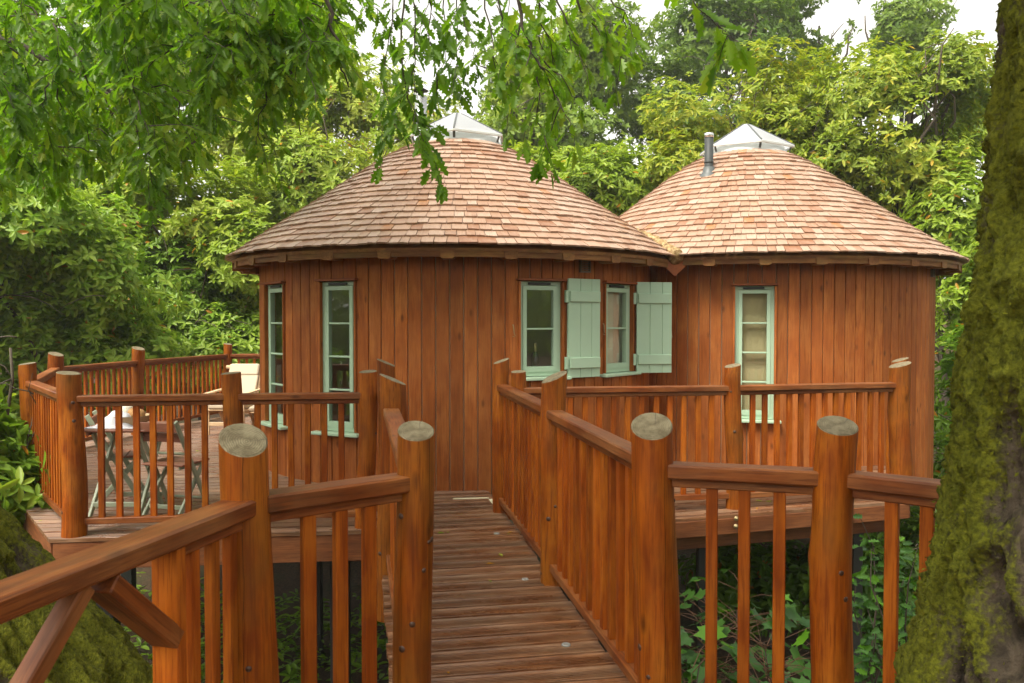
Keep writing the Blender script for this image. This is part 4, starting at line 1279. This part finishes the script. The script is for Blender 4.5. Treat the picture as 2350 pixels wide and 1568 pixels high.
bush('rhododendron', 'tall pale rhododendron beside the bright flue cowl', 'shrub', RH,
     [B(800, 240, 22, 2.0, 1.5, 1.6), B(930, 280, 22, 1.5, 1.4, 1.1), B(640, 220, 23, 2.2, 1.6, 2.0)], 2600, 7, .17, L_MID, (.72, .25), gap=-.5)
RB = 'shrubs behind the roofs'
bush('laurel', 'bright green laurel filling the dip between the two roofs', 'shrub', RB,
     [B(1400, 440, 17, 1.7, 1.4, 1.0), B(1260, 420, 18, 1.6, 1.3, 1.0), B(1500, 400, 17.5, 1.4, 1.2, .9)], 2900, 7, .145, L_MID, (.5, .25), gap=-.7)
YG = 'yellowing rhododendrons behind the second roof'
bush('rhododendron', 'airy yellow-green rhododendron with long bare shoots above the flue pipe', 'shrub', YG,
     [B(1600, 290, 16.5, 1.6, 1.2, .9), B(1780, 220, 16.5, 1.2, 1.1, 1.3), B(1560, 380, 16, 1.0, 1.0, .6), B(1830, 330, 16, 1.2, 1.0, 1.0)], 2700, 7, .125, L_YELLOW, (.42, .35), gap=-.2, freq=1.7, limbs=18, r0=.10)
bush('rhododendron', 'forked grey-stemmed rhododendron with yellowing leaves over the far eaves', 'shrub', YG,
     [B(2010, 230, 15.5, 1.4, 1.2, 1.3), B(2130, 330, 15, 1.2, 1.1, 1.4), B(1950, 400, 15.5, 1.1, 1.0, 1.1), B(2190, 180, 15, .9, 1, 1.0)], 3400, 7, .128, L_YELLOW, (.36, .35), gap=-.3, freq=1.7, limbs=20, r0=.14)
bush('rhododendron', 'dense rhododendron beside the far wall of the second roundhouse', 'shrub', YG,
     [B(2200, 520, 14.5, 1.2, 1.2, 1.4), B(2290, 700, 13.5, 1.2, 1.2, 1.4), B(2080, 480, 15.5, 1.1, 1.0, .9)], 2800, 7, .135, L_MID, (.45, .25), gap=-.6)
bush('laurel', 'dark laurel in the shade below the far wall of the second roundhouse', 'shrub', RB,
     [B(2230, 900, 12.6, 1.0, 1.0, 1.2), B(2260, 1120, 11.8, 1.2, 1.0, 1.0), B(2200, 1250, 10.5, 1.2, 1.2, .7)], 1500, 7, .15, L_DARK, (.4, .22), gap=-.6)
bush('laurel', 'low dark laurel under the side deck behind the black support posts', 'shrub', RB,
     [B(1750, 1330, 10.0, 1.2, .8, .6), B(1980, 1330, 9.6, 1.2, .8, .7)], 900, 7, .14, L_DARK, (.3, .2), gap=-.7)

# ---- tall trees further back
TB = 'tall oaks behind the roundhouses'
def far_tree(label, blobs, n, mat=L_FAR, tint=(.5, .25), r0=.3, k=6, length=.2, gap=-.45):
    bush('oak_tree', label, 'tree', TB, blobs, n, k, length, mat, tint, r0=r0, limbs=12, tpl=T_FAR, gap=gap, freq=1.1, spread=(35, 110), up=.3)
far_tree('tall pale oak rising behind the first rooflight', [B(1230, 190, 27, 2.2, 2, 2.2), B(1320, 330, 26, 1.9, 1.8, 1.3), B(1370, 120, 28, 2, 2, 2.2), B(1150, 320, 26, 1.3, 1.5, 1.1)], 5200, tint=(.55, .25))
far_tree('dark spreading oak whose bough crosses above the flue pipe', [B(1640, 90, 30, 3.0, 2, 2.4), B(1500, 230, 29, 2.2, 2, 1.9), B(1760, -30, 31, 2.6, 2, 1.8), B(1620, 330, 28, 2.0, 1.8, 1.4)], 6000, tint=(.25, .25))
far_tree('dark round-headed oak beyond the second rooflight', [B(1880, 60, 32, 1.5, 2, 1.4), B(1850, 180, 31, 1.2, 1.6, 1.0)], 1700, tint=(.25, .2), gap=-.3)
far_tree('slender oak seen past the upright mossy trunk', [B(2080, 60, 30, 1.6, 1.6, 1.5), B(2070, 230, 29, 1.7, 1.6, 1.6), B(2250, 260, 28, 1.3, 1.5, 1.6)], 2700, tint=(.35, .25))
far_tree('misty oak behind the pale rhododendron slope', [B(660, 120, 30, 2.6, 2.2, 2.6), B(500, 90, 30, 3, 2, 2.4), B(330, 150, 29, 3, 2, 3)], 5200, tint=(.6, .25))
far_tree('oak standing far off above the terrace railing', [B(100, 150, 27, 3.2, 2.2, 2.8), B(-120, 300, 26, 3, 2, 3), B(120, 400, 26, 2.6, 2, 2)], 4200, tint=(.5, .25))

# ---- wood all round, too far off or behind to count
def woodland():
    n = 34000
    a = RNG.uniform(0, 2 * np.pi, n)
    d = RNG.uniform(26, 40, n)
    x, y = np.sin(a) * d, np.cos(a) * d + 3
    front = (np.cos(a) > .55)
    hgt = np.where(front, 9.0, 7.5)
    z = -2 + RNG.uniform(0, 1, n) * hgt * (0.8 + .25 * np.sin(a * 9) + .15 * np.sin(a * 23 + 1))
    d2 = np.where(front, 34 + (d - 26) * .4, d)
    x, y = np.sin(a) * d2, np.cos(a) * d2 + 3
    P = np.stack([x, y, z], 1)
    O = norm(np.stack([-np.sin(a), -np.cos(a), np.full(n, .5)], 1))
    pos, axis, nr, size, m, k = whorls(P, O, 3, .62, (40, 110), .4)
    tn = np.clip(np.repeat(.4 + .2 * fourier(3, 8, .3)(P), k) + RNG.normal(0, .12, m * k), 0, 1)
    tag(leaf_obj('woodland', T_FAR, pos, axis, nr, size, tn, L_FAR), 'dense green woodland all round the clearing', 'woodland', kind='stuff')
woodland()

# ------------------------------------------------------------------ overhanging oaks: trunks, boughs and hanging sprays
def mossy_trunk(name, parent, path, rads, seed, mat, facing, NRing=150, seg=110, amp=.03, moss_n=5000):
    """thick trunk along path with bark ridges; moss grows on the side that faces 'facing'"""
    path = [Vector(p) for p in path]
    g = np.random.default_rng(seed)
    fx = np.linspace(0, 1, NRing)
    idx = np.linspace(0, 1, len(path))
    C = np.stack([np.interp(fx, idx, [p[i] for p in path]) for i in range(3)], 1)
    for _ in range(6):
        C[1:-1] = (C[:-2] + 2 * C[1:-1] + C[2:]) / 4
    rad = np.interp(fx, idx, rads)
    t = np.linspace(0, 2 * np.pi, seg, endpoint=False)
    ca, sa = np.cos(t), np.sin(t)
    zz = C[:, 2][:, None] + 0 * t[None, :]
    Rm = float(np.mean(rad))
    Pn = np.stack([(ca[None, :] + 0 * zz) * Rm, (sa[None, :] + 0 * zz) * Rm, zz], -1).reshape(-1, 3)
    lumps = fourier(seed + 2, 14, 5.0)(Pn * np.array([1, 1, .6]))
    warp = np.stack([fourier(seed + 5 + q, 8, 7)(Pn) for q in range(3)], 1) * .035
    furrow = fourier(seed + 3, 26, 30)((Pn + warp) * np.array([1, 1, .22]))
    furrow2 = fourier(seed + 4, 26, 62)((Pn + warp) * np.array([1, 1, .35]))
    grain = fourier(seed + 9, 30, 130)(Pn * np.array([1, 1, .8]))
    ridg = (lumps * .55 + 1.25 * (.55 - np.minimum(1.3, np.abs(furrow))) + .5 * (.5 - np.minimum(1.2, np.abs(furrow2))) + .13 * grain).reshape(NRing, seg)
    r = rad[:, None] * (1 + .05 * np.sin(t * 3 + seed)[None, :]) + amp * ridg
    X = C[:, 0][:, None] + r * ca[None, :]; Y = C[:, 1][:, None] + r * sa[None, :]; Z = zz
    W = np.stack([X, Y, Z], -1).reshape(-1, 3)
    F = [(i * seg + k, i * seg + (k + 1) % seg, (i + 1) * seg + (k + 1) % seg, (i + 1) * seg + k) for i in range(NRing - 1) for k in range(seg)]
    me = mesh(name, W, F, mat, True)
    f = np.array(facing) / np.linalg.norm(facing)
    tint = np.clip(.5 + .36 * (ca[None, :] * f[0] + sa[None, :] * f[1]) - .06 * (zz - 1.2) - .02 + .09 * lumps.reshape(NRing, seg) + .16 * ridg, 0, 1)  # moss cover; ridge term paints furrows darker, standing in for their shade
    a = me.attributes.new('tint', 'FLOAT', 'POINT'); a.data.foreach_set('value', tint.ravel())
    o = link(name, me, None, parent)
    # short moss fronds
    cand = np.where(tint.ravel() + g.normal(0, .12, NRing * seg) > .62)[0]
    cand = g.choice(cand, min(moss_n, len(cand) * 3), replace=True)
    nrm = np.stack([ca[None, :] + 0 * zz, sa[None, :] + 0 * zz, 0 * zz], -1).reshape(-1, 3)[cand]
    pos = W[cand] + g.normal(0, .006, (len(cand), 3)) - nrm * .004
    ax = norm(nrm + g.normal(0, .55, (len(cand), 3)) + np.array([0, 0, -.35]))
    ms = leaf_obj('moss', T_FAR, pos, ax, rand_dirs(len(cand)), g.uniform(.006, .015, len(cand)), g.uniform(0, 1, len(cand)), L_MOSS, o)
    tag(ms, kind='stuff')
    return o
L_MOSS = leaf_mat('moss_frond', [(0.0, (0.05, 0.055, 0.006)), (0.5, (0.11, 0.115, 0.010)), (1.0, (0.20, 0.20, 0.018))], 0.9, 0.3, 0.1)

class Spray:
    """hanging oak twigs with alternate lobed leaves"""
    def __init__(self): self.tw, self.pos, self.ax, self.nr, self.sz, self.tn = [], [], [], [], [], []
    def twig(self, pts, r0, leaf=.13, gap=.035, tint=.5, start=0.15, side=True, rr=random):
        pts = [Vector(p) for p in pts]
        self.tw.append((pts, [r0 + (.0012 - r0) * i / (len(pts) - 1) for i in range(len(pts))]))
        L = [0]
        for a, b in zip(pts[:-1], pts[1:]): L.append(L[-1] + (b - a).length)
        s = L[-1] * start; sgn = 1
        while s < L[-1]:
            i = max(j for j in range(len(L) - 1) if L[j] <= s)
            f = (s - L[i]) / max(1e-6, L[i + 1] - L[i])
            p = pts[i].lerp(pts[i + 1], f); d = (pts[i + 1] - pts[i]).normalized()
            self.leaf(p, d, leaf, tint, sgn, rr); sgn = -sgn
            if side and rr.random() < .22 and s > L[-1] * .1 and s < L[-1] * .92:
                q = [p]
                dd = (d * .8 + Vector((rr.gauss(0, .7), rr.gauss(0, .5), rr.gauss(-.25, .35)))).normalized()
                ln = rr.uniform(.12, .34)
                for k in range(4):
                    dd = (dd + Vector((rr.gauss(0, .12), rr.gauss(0, .12), -.12))).normalized()
                    q.append(q[-1] + dd * ln / 4)
                self.twig(q, max(.0025, r0 * .4), leaf, gap, tint, .1, False, rr)
            s += gap * rr.uniform(.6, 1.4)
        for _ in range(3): self.leaf(pts[-1], (pts[-1] - pts[-2]).normalized(), leaf, tint, rr.choice((-1, 1)), rr, .5)
    def leaf(self, p, d, leaf, tint, sgn, rr, spread=1.0):
        h = Vector((-d.y, d.x, 0)); h = h.normalized() if h.length > .05 else Vector((rr.gauss(0, 1), rr.gauss(0, 1), 0)).normalized()
        a = (d * .75 + h * sgn * rr.uniform(.3, 1.0) * spread + Vector((rr.gauss(0, .3), rr.gauss(0, .3), rr.uniform(-.55, .1)))).normalized()
        n = Vector((rr.gauss(0, .45), rr.gauss(-.25, .45), 1.0))
        pet = a * .012
        self.pos.append(p + pet); self.ax.append(a); self.nr.append(n)
        self.sz.append(leaf * rr.uniform(.6, 1.2)); self.tn.append(min(1, max(0, tint + rr.gauss(0, .18))))
    def build(self, tree, mat=L_OAK):
        tag(tube_obj('twigs', self.tw, M_BARK, tree, 5), kind='stuff')
        leaf_obj('crown', T_OAK, self.pos, self.ax, self.nr, self.sz, self.tn, mat, tree)

def droop(x, y, Y, dx, dy, dY, n=6, rr=random, jit=.05):
    """twig path in space from one sighted point to another"""
    a, b = at(x, y, Y), at(x + dx, y + dy, Y + dY)
    pts = []
    for i in range(n + 1):
        f = i / n
        p = a.lerp(b, f) + Vector((0, 0, .10 * (b - a).length * math.sin(f * math.pi)))
        if 0 < i: p += Vector((rr.gauss(0, jit * .4), rr.gauss(0, jit * .4), rr.gauss(0, jit * .3)))
        pts.append(p)
    return pts

# leaning oak: trunk by the platform, canopy over the terrace
rr = random.Random(21)
oak1 = thing('oak_tree', (-1.0, 2.95, -2.3), 'leaning mossy oak trunk whose leafy boughs hang over the terrace', 'tree', 'oaks that carry the platform')
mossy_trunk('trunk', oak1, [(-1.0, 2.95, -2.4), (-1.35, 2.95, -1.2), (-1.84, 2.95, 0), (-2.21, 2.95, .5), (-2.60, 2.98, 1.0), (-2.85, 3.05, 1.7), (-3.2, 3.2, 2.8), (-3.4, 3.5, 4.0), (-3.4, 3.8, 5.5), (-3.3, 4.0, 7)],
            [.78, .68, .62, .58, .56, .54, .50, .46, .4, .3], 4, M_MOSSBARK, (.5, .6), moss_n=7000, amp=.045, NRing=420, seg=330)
boughs = []
def bough(pts, r0, r1):
    P = [at(*p) if len(p) == 3 else Vector(p[:3]) for p in pts]
    Q, Rr = [], []
    for i, (a, b) in enumerate(zip(P[:-1], P[1:])):
        for k in range(4):
            f = k / 4
            Q.append(a.lerp(b, f) + Vector((rr.gauss(0, .012), rr.gauss(0, .02), rr.gauss(0, .012))))
    Q.append(P[-1])
    Rr = [r0 + (r1 - r0) * i / (len(Q) - 1) for i in range(len(Q))]
    return Q, Rr
tag(tube_obj('bough', [bough([(560, -250, 8.5), (505, -20, 8.2), (470, 110, 8.0), (500, 240, 8.0), (430, 320, 7.9), (395, 370, 7.8)], .13, .05)], M_LIMB, oak1, 12))
tag(tube_obj('bough', [bough([(-300, -150, 7.5), (0, 85, 7.4), (130, 150, 7.3), (240, 205, 7.2), (330, 260, 7.2)], .035, .008)], M_BARK, oak1, 9))
tag(tube_obj('bough', [bough([(-200, -60, 8.2), (0, 165, 8.1), (90, 190, 8.0), (230, 215, 8.0), (420, 280, 8)], .04, .01)], M_BARK, oak1, 9))
tag(tube_obj('bough', [bough([(560, -120, 5.8), (625, 60, 5.8), (640, 120, 5.8), (662, 170, 5.8), (668, 240, 5.8), (690, 310, 5.8)], .016, .004)], M_BARK, oak1, 8))
tag(tube_obj('bough', [bough([(700, -100, 5.6), (760, 30, 5.6), (770, 120, 5.6), (800, 200, 5.6)], .018, .005)], M_BARK, oak1, 8))
sp = Spray()
def lower(x):
    """how far down the leaf curtain hangs at picture column x"""
    xs = [-150, 0, 120, 250, 400, 500, 600, 680, 760, 850]
    ys = [480, 440, 410, 385, 385, 345, 290, 200, 130, 40]
    return float(np.interp(x, xs, ys))
for i in range(470):
    x = rr.uniform(-140, 770); lo = lower(x)
    y = rr.uniform(-140, lo - 70)
    Y = rr.uniform(5.2, 9.0)
    ln = rr.uniform(70, 190) * 5.5 / Y
    ang = rr.gauss(.75, .45)
    sp.twig(droop(x, y, Y, ln * math.cos(ang) * rr.choice((1, 1, .6, -.5)), ln * math.sin(ang), rr.gauss(0, .25), 5, rr), .006, rr.uniform(.09, .12), .034, rr.uniform(.4, .85), .05, True, rr)
sp.build(oak1)

# upright oak: trunk beside the camera, sprays that hang before the first roof
oak2 = thing('oak_tree', (1.55, 1.95, -2.3), 'upright mossy oak trunk whose leaf sprays hang before the first roof', 'tree', 'oaks that carry the platform')
def edge(y, px, Y=1.95): p = at(px, y, Y); return p
tp_, tr_ = [], []
for y, px, r_ in ((2600, 1830, .62), (2000, 1930, .56), (1568, 2092, .50), (1400, 2130, .475), (1100, 2182, .45), (850, 2196, .43), (600, 2232, .415), (300, 2252, .41), (0, 2280, .40), (-500, 2310, .37), (-1400, 2350, .33)):
    p = edge(y, px); s = 1 / math.cos(math.atan((px - 1175) / FPX))
    tp_.append((p.x + r_ * s, 1.95, p.z)); tr_.append(r_)
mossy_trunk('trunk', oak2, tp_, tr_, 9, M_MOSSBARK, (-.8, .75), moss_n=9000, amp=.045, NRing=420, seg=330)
tag(tube_obj('bough', [bough([(1.6, 1.95, 4.6), (1.1, 3.0, 4.4), (.6, 4.2, 4.15), (-.3, 4.8, 4.05), (-1.0, 5.1, 3.95)], .09, .03) if False else ([Vector(q) for q in ((1.6, 2.0, 4.4), (1.2, 3.0, 4.35), (.7, 4.2, 4.2), (-.2, 4.8, 4.05), (-1.0, 5.1, 3.95))], [.10, .08, .06, .04, .025])], M_LIMB, oak2, 10))
tag(tube_obj('bough', [([Vector(q) for q in ((1.2, 3.0, 4.35), (1.5, 4.4, 4.3), (1.75, 5.6, 4.0))], [.06, .04, .02])], M_LIMB, oak2, 8))
s2 = Spray()
def strand(pts, Y, r0, tint=.55, leaf=.135, gap=.05, start=.0, jit=.02):
    P = [at(x, y, Y + (0 if i == 0 else rr.gauss(0, .06))) for i, (x, y) in enumerate(pts)]
    Q = []
    for a, b in zip(P[:-1], P[1:]):
        for k in range(3): Q.append(a.lerp(b, k / 3) + Vector((rr.gauss(0, jit * .5), rr.gauss(0, jit), rr.gauss(0, jit * .4))))
    Q.append(P[-1])
    s2.twig(Q, r0, leaf, gap, tint, start, True, rr)
ST = [([(926, -70), (928, 60), (929, 187), (942, 266), (967, 312), (1014, 425)], 4.9, .007, .42),
      ([(905, -60), (890, 90), (878, 187), (901, 272), (920, 300)], 5.1, .004, .4),
      ([(975, -60), (985, 20), (992, 94), (998, 170), (1005, 205)], 4.8, .005, .42),
      ([(1040, -60), (1042, 60), (1045, 162), (1060, 215)], 5.2, .005, .4),
      ([(1057, -60), (1070, 40), (1085, 110), (1092, 160)], 5.0, .005, .48),
      ([(945, -60), (955, 60), (950, 150), (940, 230), (962, 300), (985, 350)], 4.7, .005, .42),
      ([(1010, -60), (1015, 60), (1025, 120), (1040, 200)], 5.3, .005, .4),
      ([(1179, -70), (1201, 34), (1217, 103), (1239, 153), (1266, 206), (1304, 281), (1318, 340)], 4.3, .011, .68),
      ([(1123, -60), (1150, 40), (1170, 84), (1190, 110)], 4.5, .006, .62),
      ([(1100, -60), (1120, 60), (1135, 130), (1150, 210)], 4.8, .006, .55),
      ([(1300, -60), (1335, 20), (1370, 60), (1405, 105), (1440, 140)], 4.4, .008, .72),
      ([(1260, -60), (1290, 40), (1320, 110), (1350, 160)], 4.5, .007, .72),
      ([(1217, 103), (1260, 150), (1300, 200), (1335, 245)], 4.4, .006, .72),
      ([(1239, 153), (1235, 230), (1245, 300), (1256, 360), (1262, 390)], 4.3, .005, .7),
      ([(1195, 60), (1170, 130), (1160, 200), (1172, 240)], 4.6, .005, .65),
      ([(1230, -50), (1245, 60), (1270, 120), (1290, 190)], 4.7, .006, .7),
      ([(1380, -60), (1410, 10), (1440, 60), (1462, 90)], 4.6, .005, .7),
      ([(1540, -60), (1600, 10), (1650, 60), (1668, 90)], 4.0, .004, .7),
      ([(1645, 50), (1660, 70), (1690, 95)], 3.8, .003, .72)]
for pts, Y, r0, tint in ST: strand(pts, Y, r0, tint, leaf=.15 if Y < 4.2 else .104)
for i in range(10):
    x = rr.uniform(1090, 1420); hi = np.interp(x, [900, 1000, 1100, 1170, 1300, 1420], [150, 170, 150, 150, 190, 100])
    y = rr.uniform(-70, hi - 60)
    s2.twig(droop(x, y, rr.uniform(4.4, 5.6), rr.uniform(-15, 45), rr.uniform(60, 110), rr.gauss(0, .15), 5, rr), .004, .125, .04, .4 + .35 * (x > 1180), .05, True, rr)
s2.build(oak2)
# the leaf roof over the platform, above the picture's edge
def leaf_roof(tree, blobs, n, seed):
    P, O = crown_points(blobs, n, seed, -.35, .9)
    pos, axis, nr, size, m, k = whorls(P, O, 6, .15, (50, 105), .5)
    leaf_obj('upper_crown', T_OAK, pos, axis, nr, size, np.clip(RNG.normal(.5, .2, m * k), 0, 1), L_OAK, tree)
leaf_roof(oak2, [((1.8, -.3, 6.6), (3.2, 3.0, 1.3)), ((3.6, 2.2, 6.8), (2.2, 2.2, 1.2)), ((0.2, 1.2, 6.2), (2.0, 2.2, .9))], 2600, 401)
leaf_roof(oak1, [((-3.6, 1.8, 6.8), (2.8, 2.6, 1.3)), ((-2.2, -1.0, 6.6), (2.6, 2.4, 1.2))], 1900, 402)

# ------------------------------------------------------------------ plants under the decks
M_STALK = plain('leaf_stalk', (.13, .06, .03), .6)
def sapling(x, y, Y, n, label, spread=.55, leaf=.17, tint=.5):
    p = at(x, y, Y); base = Vector((p.x + rr.uniform(-.1, .1), p.y, ground_z(p.x, p.y) - .05))
    t = thing('sycamore_sapling', base, label, 'sapling', 'sycamore saplings under the railing')
    pos, ax, nr, sz, tn, tw = [], [], [], [], [], []
    top = p
    stem = [base.lerp(top, f) + Vector((rr.gauss(0, .03), rr.gauss(0, .03), 0)) for f in (0, .3, .6, .85, 1)]
    for i in range(n):
        f = rr.uniform(.45, 1.0); s = base.lerp(top, f)
        a = rr.uniform(0, 6.28); d = Vector((math.cos(a), math.sin(a), rr.uniform(.0, .5)))
        e = s + d.normalized() * spread * rr.uniform(.35, 1.0)
        tw.append(([s, s.lerp(e, .5) + Vector((0, 0, .03)), e], [.003, .002, .0015]))
        pos.append(e); ax.append(Vector((d.x, d.y, rr.uniform(-.5, .0)))); nr.append(Vector((rr.gauss(0, .3), rr.gauss(-.25, .3), 1)))
        sz.append(leaf * rr.uniform(.6, 1.2)); tn.append(min(1, max(0, rr.gauss(tint, .25))))
    tube_obj('stem', [(stem, [.014, .012, .009, .006, .004])], M_BARK, t, 7)
    tag(tube_obj('leaf_stalks', tw, M_STALK, t, 5), kind='stuff')
    leaf_obj('foliage', T_SYC, pos, ax, nr, sz, tn, L_SYC, t)
sapling(1640, 1420, 5.6, 95, 'broad-leaved sycamore sapling beside the thick log post', .62, .145)
sapling(1760, 1480, 5.2, 95, 'broad-leaved sycamore sapling filling the gap below the level handrail', .6, .145, .6)
sapling(1590, 1530, 4.9, 60, 'low sycamore sapling at the foot of the thick log post', .5, .14, .6)
sapling(1700, 1330, 6.5, 26, 'sycamore sapling standing beside the black support post', .6, .14, .35)
sapling(1930, 1540, 4.9, 24, 'sycamore sapling below the holly sprays', .5, .13, .7)
def holly():
    p = at(2040, 1500, 5.0); base = Vector((p.x, p.y, ground_z(p.x, p.y) - .05))
    t = thing('holly_bush', base, 'spiny holly sprays growing up behind the platform railing', 'shrub')
    pos, ax, nr, sz, tn, tw = [], [], [], [], [], []
    for x, y, Y in ((1975, 1190, 5.2), (2000, 1260, 5.1), (2070, 1230, 5.3), (2105, 1260, 5.0), (1985, 1380, 4.9), (2075, 1330, 5.1), (2040, 1420, 4.8), (1965, 1330, 5.2), (2110, 1380, 5.2), (2090, 1450, 5.0), (2010, 1480, 4.8)):
        tip = at(x, y, Y)
        pts = [base.lerp(tip, f) + Vector((rr.gauss(0, .05), rr.gauss(0, .05), 0)) for f in (0, .35, .6, .8, .92)] + [tip]
        tw.append((pts, [.012, .01, .008, .006, .004, .002]))
        for k in range(34):
            f = rr.uniform(.55, 1.0) ** .8
            q = base.lerp(tip, f) + Vector((rr.gauss(0, .03), rr.gauss(0, .03), rr.gauss(0, .02)))
            pos.append(q); ax.append(Vector((rr.gauss(0, 1), rr.gauss(0, .8), rr.gauss(.15, .5)))); nr.append(Vector((rr.gauss(0, .6), rr.gauss(-.5, .5), .8)))
            sz.append(rr.uniform(.05, .085)); tn.append(min(1, max(0, rr.gauss(.55, .3))))
    tag(tube_obj('stems', tw, M_BARK, t, 6), kind='stuff')
    leaf_obj('foliage', T_HOLLY, pos, ax, nr, sz, tn, L_SYC, t)
holly()
def ground_cover():
    n = 7000
    x = RNG.uniform(-6, 7, n); y = RNG.uniform(3.2, 14, n)
    fn = fourier(91, 9, .8)
    P = np.stack([x, y, np.zeros(n)], 1); keep = fn(P) > .1
    P = P[keep]; P[:, 2] = [ground_z(a, b) + .12 for a, b in P[:, :2]]
    P[:, 2] += RNG.uniform(0, .3, len(P))
    pos, axis, nr, size, m, k = whorls(P, np.tile([0, 0, 1.0], (len(P), 1)), 4, .12, (50, 100), .6)
    tag(leaf_obj('undergrowth', T_LONG, pos, axis, nr, size, np.clip(RNG.normal(.35, .2, m * k), 0, .94), L_DARK), 'low dark undergrowth on the leaf litter', 'undergrowth', kind='stuff')
ground_cover()


# ------------------------------------------------------------------ a few fallen leaves on the boards
def fallen():
    pos, ax, nr, sz, tn = [], [], [], [], []
    for i in range(46):
        if i < 12: x, y = bridge(rr.uniform(.3, 4.5), rr.uniform(-.5, .5))
        elif i < 34: x, y = rr.uniform(-4, -1.3), rr.uniform(6.4, 11)
        else: x, y = rr.uniform(.4, 3.3), 0; y = f0[1] + fs * (x - f0[0]) + rr.uniform(.02, .9)
        a = rr.uniform(0, 6.28)
        pos.append((x, y, .006)); ax.append((math.cos(a), math.sin(a), .05)); nr.append((rr.gauss(0, .15), rr.gauss(0, .15), 1))
        sz.append(rr.uniform(.025, .07)); tn.append(rr.choice((.3, .8, .93, 1.0, 1.0)))
    tag(leaf_obj('fallen_leaves', T_OAK, pos, ax, nr, sz, tn, L_MID), 'small fallen leaves lying on the deck boards', 'leaves', kind='stuff')
fallen()
# ------------------------------------------------------------------ damp air under the overcast
def haze():
    t = NT('damp_air')
    v = t.n('ShaderNodeVolumePrincipled')
    v.inputs['Color'].default_value = (0.97, 0.98, 0.93, 1)
    v.inputs['Density'].default_value = 0.0012
    v.inputs['Anisotropy'].default_value = 0.2
    t.l(v.outputs[0], t.out.inputs['Volume'])
    M = Matrix.Translation((0, 0, 6.5))
    V = [(x * 160, y * 160, z * 11.0) for z in (-1, 1) for y in (-1, 1) for x in (-1, 1)]
    F = [(0, 2, 3, 1), (4, 5, 7, 6), (0, 1, 5, 4), (2, 6, 7, 3), (0, 4, 6, 2), (1, 3, 7, 5)]
    tag(link('haze', mesh('haze', V, F, t.m), M), 'thin damp haze under the overcast sky', 'haze', kind='stuff')
haze()
